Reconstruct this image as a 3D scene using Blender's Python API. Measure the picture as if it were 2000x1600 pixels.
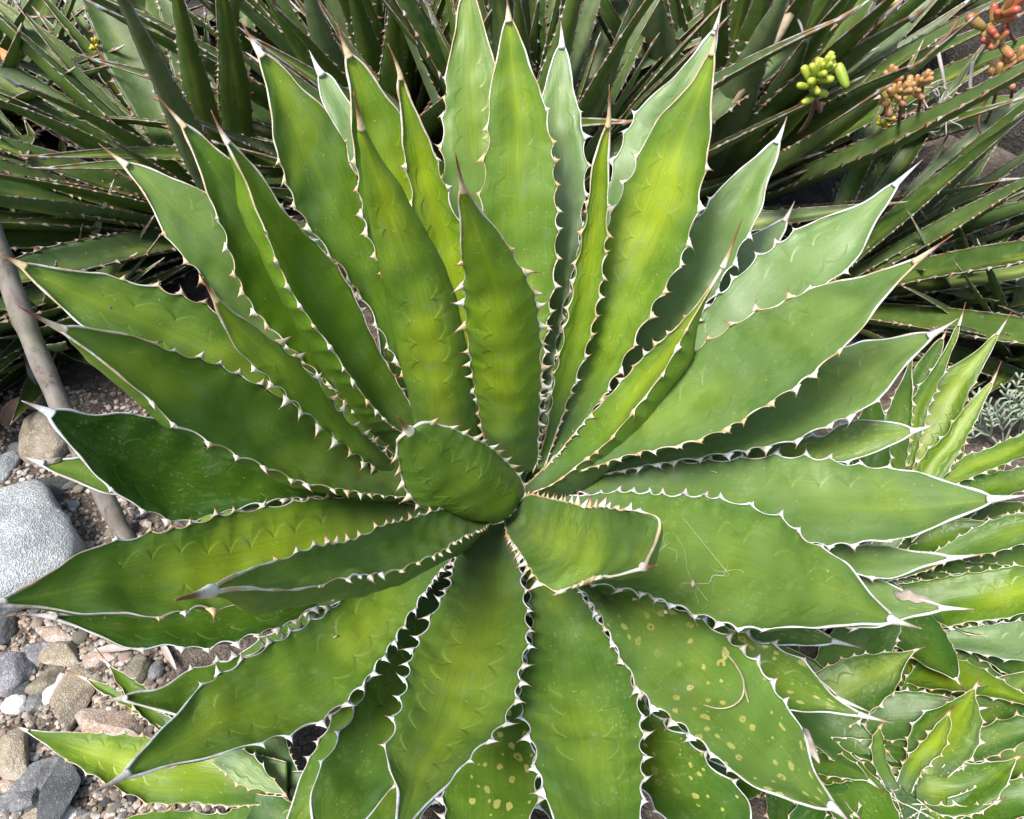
import bpy, bmesh, math, random
import numpy as np
from mathutils import Vector, Matrix, noise as mnoise

# ------------------------------------------------------------------ camera, sky, sun, exposure
sc = bpy.context.scene
for o in list(bpy.data.objects): bpy.data.objects.remove(o)
R = math.radians
F = 1500.0                                   # focal length in photo pixels (2000 wide)
TH = R(42.8)                                 # camera pitch below the horizon
FW = np.array([0, math.cos(TH), -math.sin(TH)]); RT = np.array([1., 0, 0]); UP = np.array([0, math.sin(TH), math.cos(TH)])
def pdir(px, py):
    d = (px - 1000.0) / F * RT - (py - 800.0) / F * UP + FW
    return d / np.linalg.norm(d)
CEN = np.array([0., 0., 0.17])               # heart of the big rosette
CAM = CEN - 0.70 * pdir(980, 990)
cam = bpy.data.objects.new('camera', bpy.data.cameras.new('camera'))
sc.collection.objects.link(cam)
cam.location = CAM.tolist(); cam.rotation_euler = (math.pi / 2 - TH, 0, 0)
cam.data.sensor_width = 36; cam.data.lens = F / 2000 * 36; cam.data.clip_start = 0.02; cam.data.clip_end = 500
sc.camera = cam
SUN_EL, SUN_AZ = R(60), R(-138)               # azimuth from +Y (away from the camera) towards +X
w = bpy.data.worlds.new('World'); sc.world = w; w.use_nodes = True
nt = w.node_tree; bg = nt.nodes['Background']
sky = nt.nodes.new('ShaderNodeTexSky'); sky.sky_type = 'NISHITA'; sky.sun_disc = False
sky.sun_elevation = SUN_EL; sky.sun_rotation = SUN_AZ
sky.air_density = 1.0; sky.dust_density = 3.0
nt.links.new(sky.outputs[0], bg.inputs[0]); bg.inputs[1].default_value = 0.13
sl = bpy.data.lights.new('sun', 'SUN'); sl.energy = 2.9; sl.angle = R(16); sl.color = (1, 0.95, 0.87)
so = bpy.data.objects.new('sun', sl); sc.collection.objects.link(so)
sd = Vector((math.sin(SUN_AZ) * math.cos(SUN_EL), math.cos(SUN_AZ) * math.cos(SUN_EL), math.sin(SUN_EL)))
so.rotation_euler = sd.to_track_quat('Z', 'Y').to_euler()
sc.render.engine = 'CYCLES'
sc.cycles.max_bounces = 6; sc.cycles.diffuse_bounces = 3; sc.cycles.glossy_bounces = 2; sc.cycles.use_adaptive_sampling = True; sc.cycles.adaptive_threshold = 0.02
sc.view_settings.view_transform = 'Standard'; sc.view_settings.look = 'None'; sc.view_settings.gamma = 1
sc.view_settings.exposure = 1.15

rng = random.Random(7); nr = np.random.RandomState(5)
COL = sc.collection.objects

# ------------------------------------------------------------------ node helpers
class NT:
    def __init__(s, name):
        s.m = bpy.data.materials.new(name); s.m.use_nodes = True
        s.t = s.m.node_tree; s.b = s.t.nodes['Principled BSDF']; s.out = s.t.nodes['Material Output']
    def n(s, typ, **kw):
        nd = s.t.nodes.new(typ)
        for k, v in kw.items():
            if k.startswith('i_'): s.put(nd.inputs[int(k[2:]) if k[2:].isdigit() else k[2:].replace('_', ' ')], v)
            else: setattr(nd, k, v)
        return nd
    def put(s, inp, v):
        if hasattr(v, 'is_output') or isinstance(v, bpy.types.NodeSocket): s.t.links.new(v, inp)
        else: inp.default_value = v
    def math(s, op, a, b=0.0, c=0.0, clamp=False):
        nd = s.n('ShaderNodeMath', operation=op); nd.use_clamp = clamp
        s.put(nd.inputs[0], a); s.put(nd.inputs[1], b); s.put(nd.inputs[2], c)
        return nd.outputs[0]
    def mix(s, f, a, b, typ='MIX'):
        nd = s.n('ShaderNodeMix', data_type='RGBA', blend_type=typ)
        s.put(nd.inputs[0], f); s.put(nd.inputs[6], a); s.put(nd.inputs[7], b)
        return nd.outputs[2]
    def ss(s, x, a, b, lo=0.0, hi=1.0):
        nd = s.n('ShaderNodeMapRange', interpolation_type='SMOOTHSTEP')
        s.put(nd.inputs[0], x); s.put(nd.inputs[1], a); s.put(nd.inputs[2], b); s.put(nd.inputs[3], lo); s.put(nd.inputs[4], hi)
        return nd.outputs[0]
    def attr(s, name):
        return s.n('ShaderNodeAttribute', attribute_name=name)
    def sep(s, v):
        nd = s.n('ShaderNodeSeparateXYZ'); s.put(nd.inputs[0], v); return nd.outputs
    def noise(s, vec, scale, detail=3.0, rough=0.5):
        nd = s.n('ShaderNodeTexNoise'); s.put(nd.inputs['Vector'], vec)
        nd.inputs['Scale'].default_value = scale; nd.inputs['Detail'].default_value = detail; nd.inputs['Roughness'].default_value = rough
        return nd.outputs[0]
    def scale(s, vec, xyz):
        nd = s.n('ShaderNodeVectorMath', operation='MULTIPLY'); s.put(nd.inputs[0], vec); nd.inputs[1].default_value = xyz
        return nd.outputs[0]
    def bump(s, h, strength, dist, nrm=None):
        nd = s.n('ShaderNodeBump'); nd.inputs['Strength'].default_value = strength; nd.inputs['Distance'].default_value = dist
        s.put(nd.inputs['Height'], h)
        if nrm is not None: s.put(nd.inputs['Normal'], nrm)
        return nd.outputs[0]
C4 = lambda r, g, b: (r, g, b, 1.0)

# agave blade: attribute 'luv' = (distance along in teeth spacings, signed -1..1 across, 0..1 along), 'par' = (tone, stripe, spots, bloom)
def leaf_material(name, dark, mid, stripe, bloomc, wide=True):
    M = NT(name)
    luv = M.attr('luv').outputs['Vector']; x, v, u = M.sep(luv)
    par = M.attr('par'); tone, stp, spot = M.sep(par.outputs['Vector']); bloom = par.outputs['Alpha']
    geo = M.n('ShaderNodeTexCoord').outputs['Object']
    def ncol(vec, scale, detail):
        nd = M.n('ShaderNodeTexNoise'); M.put(nd.inputs['Vector'], vec); nd.inputs['Scale'].default_value = scale; nd.inputs['Detail'].default_value = detail
        q = M.n('ShaderNodeSeparateColor'); M.t.links.new(nd.outputs['Color'], q.inputs[0]); return q.outputs
    av = M.math('ABSOLUTE', v)
    lv = M.n('ShaderNodeCombineXYZ'); M.put(lv.inputs[0], M.math('MULTIPLY', x, 0.10)); M.put(lv.inputs[1], v); M.put(lv.inputs[2], M.math('MULTIPLY', tone, 37.0))
    st, st2, st3 = ncol(lv.outputs[0], 4.5, 3.0)           # streaks along the blade
    n1, n2, n3 = ncol(geo, 9.0, 1.0)                       # broad blotches
    m1, m2, m3 = ncol(geo, 34.0, 3.0)                      # mottle
    f = M.math('ADD', M.math('MULTIPLY', tone, 0.8), M.math('MULTIPLY_ADD', n1, 0.9, -0.42))
    f = M.math('ADD', f, M.math('MULTIPLY_ADD', m1, 0.55, -0.27), clamp=True)
    c = M.mix(f, C4(*dark), C4(*mid))
    # yellow-green heart of the blade: broad, ragged, patchy, plus a thin line towards the tip
    va = M.math('ADD', av, M.math('MULTIPLY_ADD', st, 0.9, -0.45))
    band = M.ss(va, -0.1, 1.15 if wide else 0.5, 1.0, 0.0)
    band = M.math('MULTIPLY', band, M.math('MULTIPLY_ADD', M.ss(n2, 0.36, 0.66), 0.95, 0.10 if wide else 0.3))
    core = M.math('MULTIPLY', M.ss(M.math('ABSOLUTE', M.math('ADD', v, M.math('MULTIPLY_ADD', st2, 0.3, -0.15))), 0.0, 0.16, 0.26, 0.0), M.math('MULTIPLY', M.ss(u, 0.45, 0.8), M.ss(n3, 0.3, 0.6)))
    if wide:
        tv = M.n('ShaderNodeCombineXYZ'); M.put(tv.inputs[0], M.math('MULTIPLY_ADD', u, 4.2, M.math('MULTIPLY', v, 0.35))); M.put(tv.inputs[1], M.math('MULTIPLY', tone, 61.0)); M.put(tv.inputs[2], M.math('MULTIPLY', n3, 0.8))
        cross = M.math('MULTIPLY', M.ss(M.noise(tv.outputs[0], 1.0, 1.0), 0.48, 0.68, 0.0, 0.42), M.math('MULTIPLY', M.ss(u, 0.18, 0.4), M.ss(av, 0.55, 1.05, 1.0, 0.25)))  # crossbands: glow of light through the blade, painted into its colour
        band = M.math('ADD', M.math('MULTIPLY', band, 0.8), cross)
    band = M.math('MULTIPLY', M.math('ADD', band, core), stp, clamp=True)
    c = M.mix(band, c, C4(*stripe))
    fib = M.n('ShaderNodeCombineXYZ'); M.put(fib.inputs[0], M.math('MULTIPLY', x, 0.35)); M.put(fib.inputs[1], M.math('MULTIPLY', v, 26.0)); M.put(fib.inputs[2], M.math('MULTIPLY', tone, 53.0))
    fb_ = M.noise(fib.outputs[0], 1.0, 2.0, 0.6)
    c = M.mix(M.ss(fb_, 0.40, 0.75, 0.0, 0.55), c, M.mix(1.0, c, C4(0.6, 0.72, 0.7), 'MULTIPLY'))
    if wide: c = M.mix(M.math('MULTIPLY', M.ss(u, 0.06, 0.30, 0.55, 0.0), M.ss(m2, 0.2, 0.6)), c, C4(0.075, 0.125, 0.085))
    # glaucous bloom
    blo = M.math('MULTIPLY', bloom, M.math('MULTIPLY_ADD', m2, 1.1, 0.2), clamp=True)
    c = M.mix(blo, c, C4(*bloomc))
    wx = M.math('MULTIPLY', M.math('MULTIPLY', M.ss(m3, 0.50, 0.72), M.ss(st2, 0.38, 0.62)), 0.30)
    c = M.mix(wx, c, C4(*bloomc))
    c = M.mix(M.math('MULTIPLY', M.ss(m2, 0.30, 0.48, 1.0, 0.0), 0.45), c, M.mix(1.0, c, C4(0.55, 0.66, 0.6), 'MULTIPLY'))
    hgt = None
    if wide:
        # bud imprints: broken rows of arcs pressed in by the neighbouring leaf's toothed edge
        xx = M.math('ADD', x, M.math('MULTIPLY_ADD', n3, 2.4, -1.2))
        fx = M.math('SUBTRACT', M.math('FRACT', xx), 0.5)
        arc = M.math('MULTIPLY', M.math('SUBTRACT', 0.25, M.math('MULTIPLY', fx, fx)), 1.0)
        vw = M.math('ADD', v, M.math('MULTIPLY_ADD', n1, 0.7, -0.35))
        hs = None; lns = None
        for v0, sg in ((0.35, 1), (0.30, -1)):
            dd = M.math('SUBTRACT', M.math('MULTIPLY', vw, sg), M.math('ADD', arc, v0))
            e = M.math('MULTIPLY', M.ss(dd, -0.05, 0.05), M.ss(dd, 0.05, 0.5, 1.0, 0.0)); ln = M.ss(M.math('ABSOLUTE', dd), 0.0, 0.03, 1.0, 0.0)
            hs = e if hs is None else M.math('ADD', hs, e); lns = ln if lns is None else M.math('ADD', lns, ln)
        msk = M.math('MULTIPLY', M.ss(n2, 0.40, 0.56), M.math('MULTIPLY', M.ss(u, 0.15, 0.35), M.ss(u, 0.7, 0.92, 1.0, 0.0)))
        hgt = M.math('MULTIPLY', hs, msk)
        c = M.mix(M.math('MULTIPLY', M.math('MULTIPLY', lns, msk), 0.22, clamp=True), c, C4(0.30, 0.38, 0.12))
        # yellow scars on old leaves
        sv_ = M.n('ShaderNodeCombineXYZ'); M.put(sv_.inputs[0], M.math('MULTIPLY_ADD', x, 2.2, M.math('MULTIPLY', tone, 91.0))); M.put(sv_.inputs[1], M.math('MULTIPLY', v, 4.6))
        vo = M.n('ShaderNodeTexVoronoi', feature='F1', voronoi_dimensions='2D'); M.put(vo.inputs['Vector'], sv_.outputs[0]); vo.inputs['Scale'].default_value = 1.0
        rnd = M.sep(vo.outputs['Color'])[0]
        rad = M.math('MULTIPLY', M.math('POWER', M.math('SUBTRACT', rnd, 0.30), 2.2), 1.0)
        dst = M.math('ADD', vo.outputs['Distance'], M.math('MULTIPLY_ADD', M.noise(geo, 130.0, 3.0), 0.9, -0.40))
        sp = M.math('MULTIPLY', M.ss(M.math('SUBTRACT', dst, rad), -0.06, 0.03, 1.0, 0.0), M.ss(rnd, 0.30, 0.32))
        sp = M.math('MULTIPLY', sp, M.math('MULTIPLY', spot, M.ss(n1, 0.32, 0.46)), clamp=True)
        c = M.mix(sp, c, M.mix(m3, C4(0.26, 0.28, 0.02), C4(0.60, 0.58, 0.22)))
        sc_ = M.math('MULTIPLY', M.ss(dst, 0.0, 0.10, 1.0, 0.0), M.math('MULTIPLY', M.ss(rnd, 0.90, 0.91), spot), clamp=True)
        c = M.mix(sc_, c, C4(0.14, 0.07, 0.04))
        v2 = M.n('ShaderNodeTexVoronoi', feature='F1'); M.put(v2.inputs['Vector'], geo); v2.inputs['Scale'].default_value = 150.0
        dr = M.sep(v2.outputs['Color'])[1]
        du = M.math('MULTIPLY', M.ss(v2.outputs['Distance'], 0.05, 0.12, 1.0, 0.0), M.ss(dr, 0.78, 0.79))
        c = M.mix(M.math('MULTIPLY', du, 0.6), c, C4(0.5, 0.52, 0.36))
    gr = M.noise(geo, 420.0, 1.0)
    c = M.mix(M.math('MULTIPLY', M.ss(gr, 0.56, 0.74), M.math('MULTIPLY_ADD', M.ss(m1, 0.4, 0.6), 0.22, 0.06)), c, C4(0.36, 0.42, 0.25))
    c = M.mix(M.math('MULTIPLY_ADD', gr, 0.5, -0.08, clamp=True), c, M.mix(1.0, c, C4(0.55, 0.6, 0.6), 'MULTIPLY'))
    M.put(M.b.inputs['Base Color'], c)
    M.put(M.b.inputs['Roughness'], M.math('MULTIPLY_ADD', m1, 0.25, 0.30))
    M.b.inputs['Specular IOR Level'].default_value = 0.4
    h = M.math('ADD', M.math('MULTIPLY', st3, 0.5), M.math('MULTIPLY', fb_, 0.16))
    if hgt is not None: h = M.math('ADD', M.math('ADD', h, M.math('MULTIPLY', m2, 0.35)), M.math('MULTIPLY', hgt, 0.6))
    M.put(M.b.inputs['Normal'], M.bump(h, 0.4, 0.0020))
    tr = M.n('ShaderNodeBsdfTranslucent'); M.put(tr.inputs[0], M.mix(0.5, c, C4(0.34, 0.46, 0.01)))
    mx = M.n('ShaderNodeMixShader'); mx.inputs[0].default_value = 0.26
    M.t.links.new(M.b.outputs[0], mx.inputs[1]); M.t.links.new(tr.outputs[0], mx.inputs[2]); M.t.links.new(mx.outputs[0], M.out.inputs[0])
    return M.m
MAT = {}
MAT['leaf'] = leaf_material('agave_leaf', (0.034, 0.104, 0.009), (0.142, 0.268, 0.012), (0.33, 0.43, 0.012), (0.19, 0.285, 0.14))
MAT['back'] = leaf_material('narrow_agave_leaf', (0.036, 0.082, 0.014), (0.118, 0.192, 0.034), (0.30, 0.36, 0.045), (0.25, 0.31, 0.19), wide=False)

def horn_material(name, pale, tan, brown):
    # 'hp' = 0 on the flat margin .. 1 at the point of a tooth or spine
    M = NT(name); geo = M.n('ShaderNodeTexCoord').outputs['Object']
    hp = M.sep(M.attr('hp').outputs['Vector'])
    n1 = M.noise(geo, 55.0, 3.0); n2 = M.noise(geo, 400.0, 3.0)
    c = M.mix(M.ss(n1, 0.40, 0.60), C4(*pale), C4(*tan))
    c = M.mix(M.ss(M.math('ADD', hp[0], M.math('MULTIPLY_ADD', n1, 0.4, -0.2)), 0.35, 0.85), c, C4(*brown))
    c = M.mix(M.math('MULTIPLY', M.ss(n2, 0.55, 0.75), 0.5), c, C4(*[q * 0.35 for q in tan]))
    M.put(M.b.inputs['Base Color'], c); M.b.inputs['Roughness'].default_value = 0.55
    M.put(M.b.inputs['Normal'], M.bump(n2, 0.3, 0.0006))
    return M.m
MAT['horn'] = horn_material('horny_margin', (0.58, 0.55, 0.47), (0.44, 0.33, 0.18), (0.15, 0.05, 0.025))
MAT['horn_grey'] = horn_material('grey_horny_margin', (0.56, 0.58, 0.60), (0.44, 0.41, 0.35), (0.17, 0.10, 0.07))
MAT['horn_back'] = horn_material('brown_horny_margin', (0.30, 0.29, 0.26), (0.22, 0.12, 0.06), (0.16, 0.05, 0.025))

# ------------------------------------------------------------------ mesh helpers
def mk(name, V, Fc, mat, parent=None, smooth=True, attrs=None):
    me = bpy.data.meshes.new(name); me.from_pydata([tuple(map(float, p)) for p in V], [], Fc)
    if smooth: me.polygons.foreach_set('use_smooth', [True] * len(me.polygons))
    for an, (typ, dat) in (attrs or {}).items():
        a = me.attributes.new(an, typ, 'POINT')
        a.data.foreach_set('vector' if typ == 'FLOAT_VECTOR' else 'color', np.asarray(dat, dtype=np.float32).ravel())
    me.materials.append(MAT[mat] if isinstance(mat, str) else mat)
    o = bpy.data.objects.new(name, me); COL.link(o)
    if parent is not None:
        o.parent = parent
    return o
def empty(name, loc, label, cat, group=None):
    o = bpy.data.objects.new(name, None); COL.link(o); o.location = loc; o.empty_display_size = 0.05
    o['label'] = label; o['category'] = cat
    if group: o['group'] = group
    return o
def tag(o, label, cat, group=None):
    o['label'] = label; o['category'] = cat
    if group: o['group'] = group
    return o
nrm = lambda a: a / (np.linalg.norm(a, axis=-1, keepdims=True) + 1e-12)

class Acc:
    def __init__(s): s.V = []; s.F = []; s.h = []
    def tube(s, P, rad, sides, hp, flat=None, cap=True):
        P = np.asarray(P); n = len(P); t = nrm(np.gradient(P, axis=0)); rad = np.broadcast_to(rad, (n,)); hp = np.broadcast_to(hp, (n,))
        ref = np.array([0.31, 0.52, 0.79]) if flat is None else flat
        a = nrm(np.cross(t, ref)); b = np.cross(a, t); o = len(s.V)
        for i in range(n):
            for k in range(sides):
                q = 2 * math.pi * k / sides
                s.V.append(P[i] + rad[i] * (math.cos(q) * a[i] + math.sin(q) * b[i])); s.h.append((hp[i], 0, 0))
        for i in range(n - 1):
            for k in range(sides):
                k2 = (k + 1) % sides
                s.F.append((o + i * sides + k, o + i * sides + k2, o + (i + 1) * sides + k2, o + (i + 1) * sides + k))
        if cap:
            s.F.append(tuple(o + k for k in range(sides))[::-1]); s.F.append(tuple(o + (n - 1) * sides + k for k in range(sides)))
    def cone(s, p, axis, along, length, r0, bend, sides=5, rings=5, stretch=2.8):
        # curved tooth: base stretched along the margin, bending towards 'along'
        nn = nrm(np.cross(axis, along)); o = len(s.V)
        for i in range(rings):
            f = i / (rings - 1)
            c = p + axis * length * (f - 0.12) + along * bend * length * f * f
            r = r0 * (1 - f) ** 1.25 + 0.00012
            st = 1 + (stretch - 1) * (1 - f) ** 2.5
            for k in range(sides):
                q = 2 * math.pi * k / sides
                s.V.append(c + r * (math.cos(q) * along * st + math.sin(q) * nn)); s.h.append((f, 0, 0))
        for i in range(rings - 1):
            for k in range(sides):
                k2 = (k + 1) % sides
                s.F.append((o + i * sides + k, o + i * sides + k2, o + (i + 1) * sides + k2, o + (i + 1) * sides + k))
        s.F.append(tuple(o + (rings - 1) * sides + k for k in range(sides)))
    def build(s, name, mat, parent):
        return mk(name, s.V, s.F, mat, parent, attrs={'hp': ('FLOAT_VECTOR', s.h)})

def catmull(P, n):
    P = np.asarray(P, float); d = np.r_[0, np.cumsum(np.linalg.norm(np.diff(P, axis=0), axis=1))]
    x = np.linspace(0, d[-1], n); m = np.zeros_like(P)
    m[1:-1] = (P[2:] - P[:-2]) / (d[2:] - d[:-2])[:, None]
    m[0] = (P[1] - P[0]) / (d[1] - d[0]); m[-1] = (P[-1] - P[-2]) / (d[-1] - d[-2])
    i = np.clip(np.searchsorted(d, x, 'right') - 1, 0, len(P) - 2); h = (d[i + 1] - d[i])[:, None]; t = ((x - d[i]) / h[:, 0])[:, None]
    return (2*t**3-3*t**2+1)*P[i] + (t**3-2*t**2+t)*h*m[i] + (-2*t**3+3*t**2)*P[i+1] + (t**3-t**2)*h*m[i+1]
def smooth(A, k, it=1):
    A = A.copy(); ker = np.hanning(2 * k + 3)[1:-1]; ker /= ker.sum()
    for _ in range(it):
        P = np.concatenate([2 * A[0] - A[1:k + 1][::-1], A, 2 * A[-1] - A[-k - 1:-1][::-1]])
        A = np.stack([np.convolve(P[:, j], ker, 'valid') for j in range(A.shape[1])], 1)
    return A
def rays(P): return nrm((P[:, :1] - 1000) / F * RT - (P[:, 1:] - 800) / F * UP + FW)

LOG = []; SURF = {}
def blade_mesh(name, A3, B3, nvec, u, xs, cup, thick, par, parent, matn, nv, rim=None):
    n = len(u); mid = (A3 + B3) / 2; hw = np.linalg.norm(A3 - B3, axis=1) / 2
    V = []; luv = []
    vv = np.sin(np.linspace(-1, 1, nv) * math.pi / 2 * 0.86) / math.sin(math.pi / 2 * 0.86)
    for side in (0, 1):
        for j in range(nv):
            v = vv[j] if side == 0 else vv[nv - 1 - j]
            P = mid + (A3 - B3) / 2 * v - nvec * ((cup * 1.35 if cup > 0 else cup) * hw * (1 - (v * v + .012) ** (0.72 if cup > 0 else 1.1)))[:, None]
            if rim is not None: P = P + (rim[0] if v > 0 else rim[1]) * abs(v) ** 5
            if side == 1:
                P = P - nvec * ((thick * (1 - v * v) ** 0.6 * np.minimum(1, hw / 0.012)) + 0.0006)[:, None]
            V.append(P); luv.append(np.stack([xs, np.full(n, v), u], 1))
    if rim is not None:
        ph = nr.uniform(0, 6.3, 12); L_ = np.linalg.norm(np.gradient(mid, axis=0), axis=1).cumsum()
        for q_, Pq in enumerate(V):
            v = luv[q_][0, 1]; env = np.clip(u / .1, 0, 1) * np.clip((1 - u) / .12, 0, 1) * np.minimum(1, hw / .02)
            w_ = 0.0009 * np.sin(L_ * 95 + 2.1 * v + ph[0]) * np.sin(1.7 * v + ph[1]) + 0.0011 * np.sin(L_ * 47 - 3.3 * v + ph[2]) + 0.0005 * np.sin(L_ * 210 + 5 * v + ph[3]) * np.sin(4 * v + ph[4]) + 0.0012 * np.sin(3.1 * v + ph[5] + 9 * L_)
            V[q_] = Pq + nvec * (w_ * env * (1 - v ** 6))[:, None]
    m = 2 * nv; V = np.stack(V, 1).reshape(-1, 3); luv = np.stack(luv, 1).reshape(-1, 3)
    Fc = []
    for i in range(n - 1):
        for j in range(m):
            j2 = (j + 1) % m
            Fc.append((i * m + j, (i + 1) * m + j, (i + 1) * m + j2, i * m + j2))
    Fc.append(tuple(range(m))); Fc.append(tuple((n - 1) * m + j for j in range(m))[::-1])
    return mk(name, V, Fc, matn, parent, attrs={'luv': ('FLOAT_VECTOR', luv), 'par': ('FLOAT_COLOR', np.tile(par, (len(V), 1)))})

def leaf(plant, base, key, tip, sb, e, A, B, cup=0.22, roll=0, face=0.35, bow=-0.03, Lt=0.40, par=(.5, .6, 0, 0), thick=1.0, m='AB',
         horn='horn', sp=0.021, tooth=1.0, mw=1.0, tb=(0.1, 0.82), nu=190, nv=13, spr=0.0, scal=1.0):
    """One toothed blade. A, B: its two edges (base to tip) as photo directions; the distance comes from the rosette it
    grows from: the tip rises at elevation e from the plant's heart and the blade spans heart to tip."""
    tip = np.array(tip, float); sb = np.array(sb, float)
    dt = pdir(*tip); ts = np.linspace(0.15, 3.0, 1500); P = CAM + ts[:, None] * dt - base
    el = np.degrees(np.arctan2(P[:, 2], np.hypot(P[:, 0], P[:, 1]))) - e
    ix = np.where(np.sign(el[1:]) != np.sign(el[:-1]))[0]
    Ls = np.linalg.norm(P, axis=1)
    best = ix[np.argmin(np.abs(Ls[ix] - Lt))] if len(ix) else int(np.argmin(np.abs(el) / 30 + np.abs(Ls - Lt)))
    T = CAM + ts[best] * dt
    ch = T - base; L = np.linalg.norm(ch); az = nrm(np.array([ch[0], ch[1], 0]))
    upn = nrm(np.cross(np.cross(ch, [0, 0, 1.]) + 1e-9, ch)); upn *= np.sign(upn[2] + 1e-9)
    A = catmull(list(A) + [sb], nu); B = catmull(list(B) + [sb], nu)
    u = np.linspace(0, 1, nu); fs = 1 - np.linalg.norm(tip - sb) / (np.linalg.norm(tip - (A[0] + B[0]) / 2) + 1e-6)
    mp = (A + B) / 2
    if not spr:
        k_ = (1 - 0.09 * np.sin(np.pi * np.clip((u - 0.6) / 0.4, 0, 1)) ** 1.5 - 0.27 * np.sin(np.pi * np.clip((u - 0.80) / 0.20, 0, 1) ** 1.3))[:, None]; A = mp + (A - mp) * k_; B = mp + (B - mp) * k_
    # progress along the chord from where the middle line is seen
    cpx = tip - mp[0]; pr = np.clip(((mp - mp[0]) @ cpx) / (cpx @ cpx), 0, 1); pr = np.maximum.accumulate(pr)
    # perspective-correct: pixel progress -> chord progress
    z0 = (base - CAM) @ FW; z1 = (T - CAM) @ FW
    q = pr * z0 / (z1 + pr * (z0 - z1)); q = q if abs(1 - z1 / z0) < 0.9 else pr
    q = 0.5 * q + 0.5 * u * fs
    N = base + ch * q[:, None] + upn * (bow * L * 4 * q * (1 - q))[:, None]
    r = rays(mp); Mv = CAM + r * np.einsum('ij,ij->i', N - CAM, r)[:, None]
    Mv = smooth(Mv, 14, 2)
    t = smooth(nrm(np.gradient(Mv, axis=0)), 14); t = nrm(t)
    view = nrm(CAM - Mv)
    d0 = nrm(np.cross(t, np.cross(np.cross(az, [0, 0, 1.])[None, :].repeat(nu, 0), t)) * -1)
    d0 = nrm(np.cross(az, [0, 0, 1.]) - t * (t @ np.cross(az, [0, 0, 1.]))[:, None])
    dc = nrm(np.cross(t, view)); sg = np.sign(np.einsum('ij,ij->i', d0, dc)); sg[sg == 0] = 1; sg = np.sign(np.median(sg)); dc = dc * sg
    d = nrm(d0 * (1 - face) + dc * face)
    a = R(roll); bx = np.cross(t, d); d = d * math.cos(a) + bx * math.sin(a)
    nv_ = nrm(np.cross(t, d)); s2 = np.sign(np.median(np.einsum('ij,ij->i', nv_, view))); nv_ = nv_ * s2
    dn = np.einsum('ij,ij->i', nv_, view); k = np.clip(0.35 - dn, 0, None)[:, None]
    nv_ = nrm(nv_ + view * k); nv_ = nrm(smooth(nv_, 14))
    def hit(Px):
        rr = rays(Px); den = np.einsum('ij,ij->i', rr, nv_)
        return CAM + rr * (np.einsum('ij,ij->i', Mv - CAM, nv_) / den)[:, None]
    A3 = smooth(hit(A), 5); B3 = smooth(hit(B), 5)
    hw = np.linalg.norm(A3 - B3, axis=1) / 2
    LOG.append((key, round(L, 3), round(2 * hw.max(), 3), round(float(dn.min()), 2)))
    thk = thick * (0.012 * (1 - u) + 0.0045) * np.clip((1 - u) / 0.06, 0.25, 1)
    lr = random.Random(key * 31 + 5)
    mid = (A3 + B3) / 2
    teeth = []; E = {}
    for nm, S3 in (('A', A3), ('B', B3)):
        s = np.r_[0, np.cumsum(np.linalg.norm(np.diff(S3, axis=0), axis=1))]; tot = s[-1]
        pos = []; x = sp * 0.3
        while x < tot * tb[1]:
            pos.append(x); f = x / tot
            x += sp * (0.30 + 0.72 * min(1, f / 0.35)) * lr.uniform(0.65, 1.35)
        pos.append(tot * min(0.98, tb[1] + 0.05)); pos = np.array(pos)
        i = np.clip(np.searchsorted(pos, s) - 1, 0, len(pos) - 2)
        fr = np.clip((s - pos[i]) / (pos[i + 1] - pos[i]), 0, 1)
        amp = np.minimum(0.0044, 0.23 * (pos[i + 1] - pos[i])) * np.clip(s / (0.25 * tot), 0.15, 1) * np.clip((tb[1] + .03 - s / tot) / 0.12, 0, 1) * tooth * scal
        off = amp * (0.35 - np.sin(np.pi * fr) ** 0.8)
        off += 0.0009 * np.array([mnoise.noise(Vector((q_ * 60, key % 50, 3.3 if nm == 'A' else 8.1))) for q_ in s]) * np.clip((1 - u) / 0.1, 0, 1)
        o = nrm(S3 - mid); o[-3:] = o[-4]
        E[nm] = S3 + o * off[:, None]; wav = 0.0016 * np.sin(s * 55 + lr.random() * 6) * np.sin(np.pi * u)
        E[nm] = E[nm] + nv_ * wav[:, None]
        teeth.append((nm, s, tot, pos[:-1], o))
    rim = (E['A'] - A3, E['B'] - B3)
    xs = np.linalg.norm(np.gradient(mid, axis=0), axis=1).cumsum() / sp
    loc = np.asarray(plant.location)
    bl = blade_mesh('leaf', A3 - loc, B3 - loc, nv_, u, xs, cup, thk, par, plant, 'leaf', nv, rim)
    SURF[key] = (mp, Mv, nv_, A3, B3, cup, bl, loc)
    ac = Acc()
    for nm, s, tot, pos, o in teeth:
        if nm not in m: continue
        S3 = E[nm]
        near = np.abs(s[:, None] - pos[None, :]).min(1)
        rad = mw * (0.00044 + 0.00050 * np.exp(-(near / 0.0030) ** 2) + 0.0006 * np.clip((u - 0.72) / 0.28, 0, 1) ** 1.2 + 0.00018 * np.sin(s * 170 + 2 * np.sin(s * 61)))
        ac.tube(S3 - loc, rad, 5, 0.03 + 0.2 * np.clip((0.12 - u) / 0.12, 0, 1), cap=True)
        for x in pos[1:]:
            j = int(np.searchsorted(s, x)); j = min(max(j, 2), nu - 3); f = x / tot
            if f < 0.02: continue
            al = nrm(S3[min(j + 4, nu - 1)] - S3[j - 4]); ax = nrm(o[j] + nv_[j] * lr.uniform(0.0, 0.45) + al * lr.uniform(-0.25, 0.25))
            size = tooth * 0.0082 * (0.45 + 0.55 * min(1, f / 0.3)) * lr.uniform(0.65, 1.2) * (1 if f < tb[1] - 0.06 else 0.75)
            ac.cone(S3[j] - loc, ax, al, size, size * 0.19, lr.choice((-0.45, -0.2, 0.15, 0.3, 0.55)))
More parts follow.
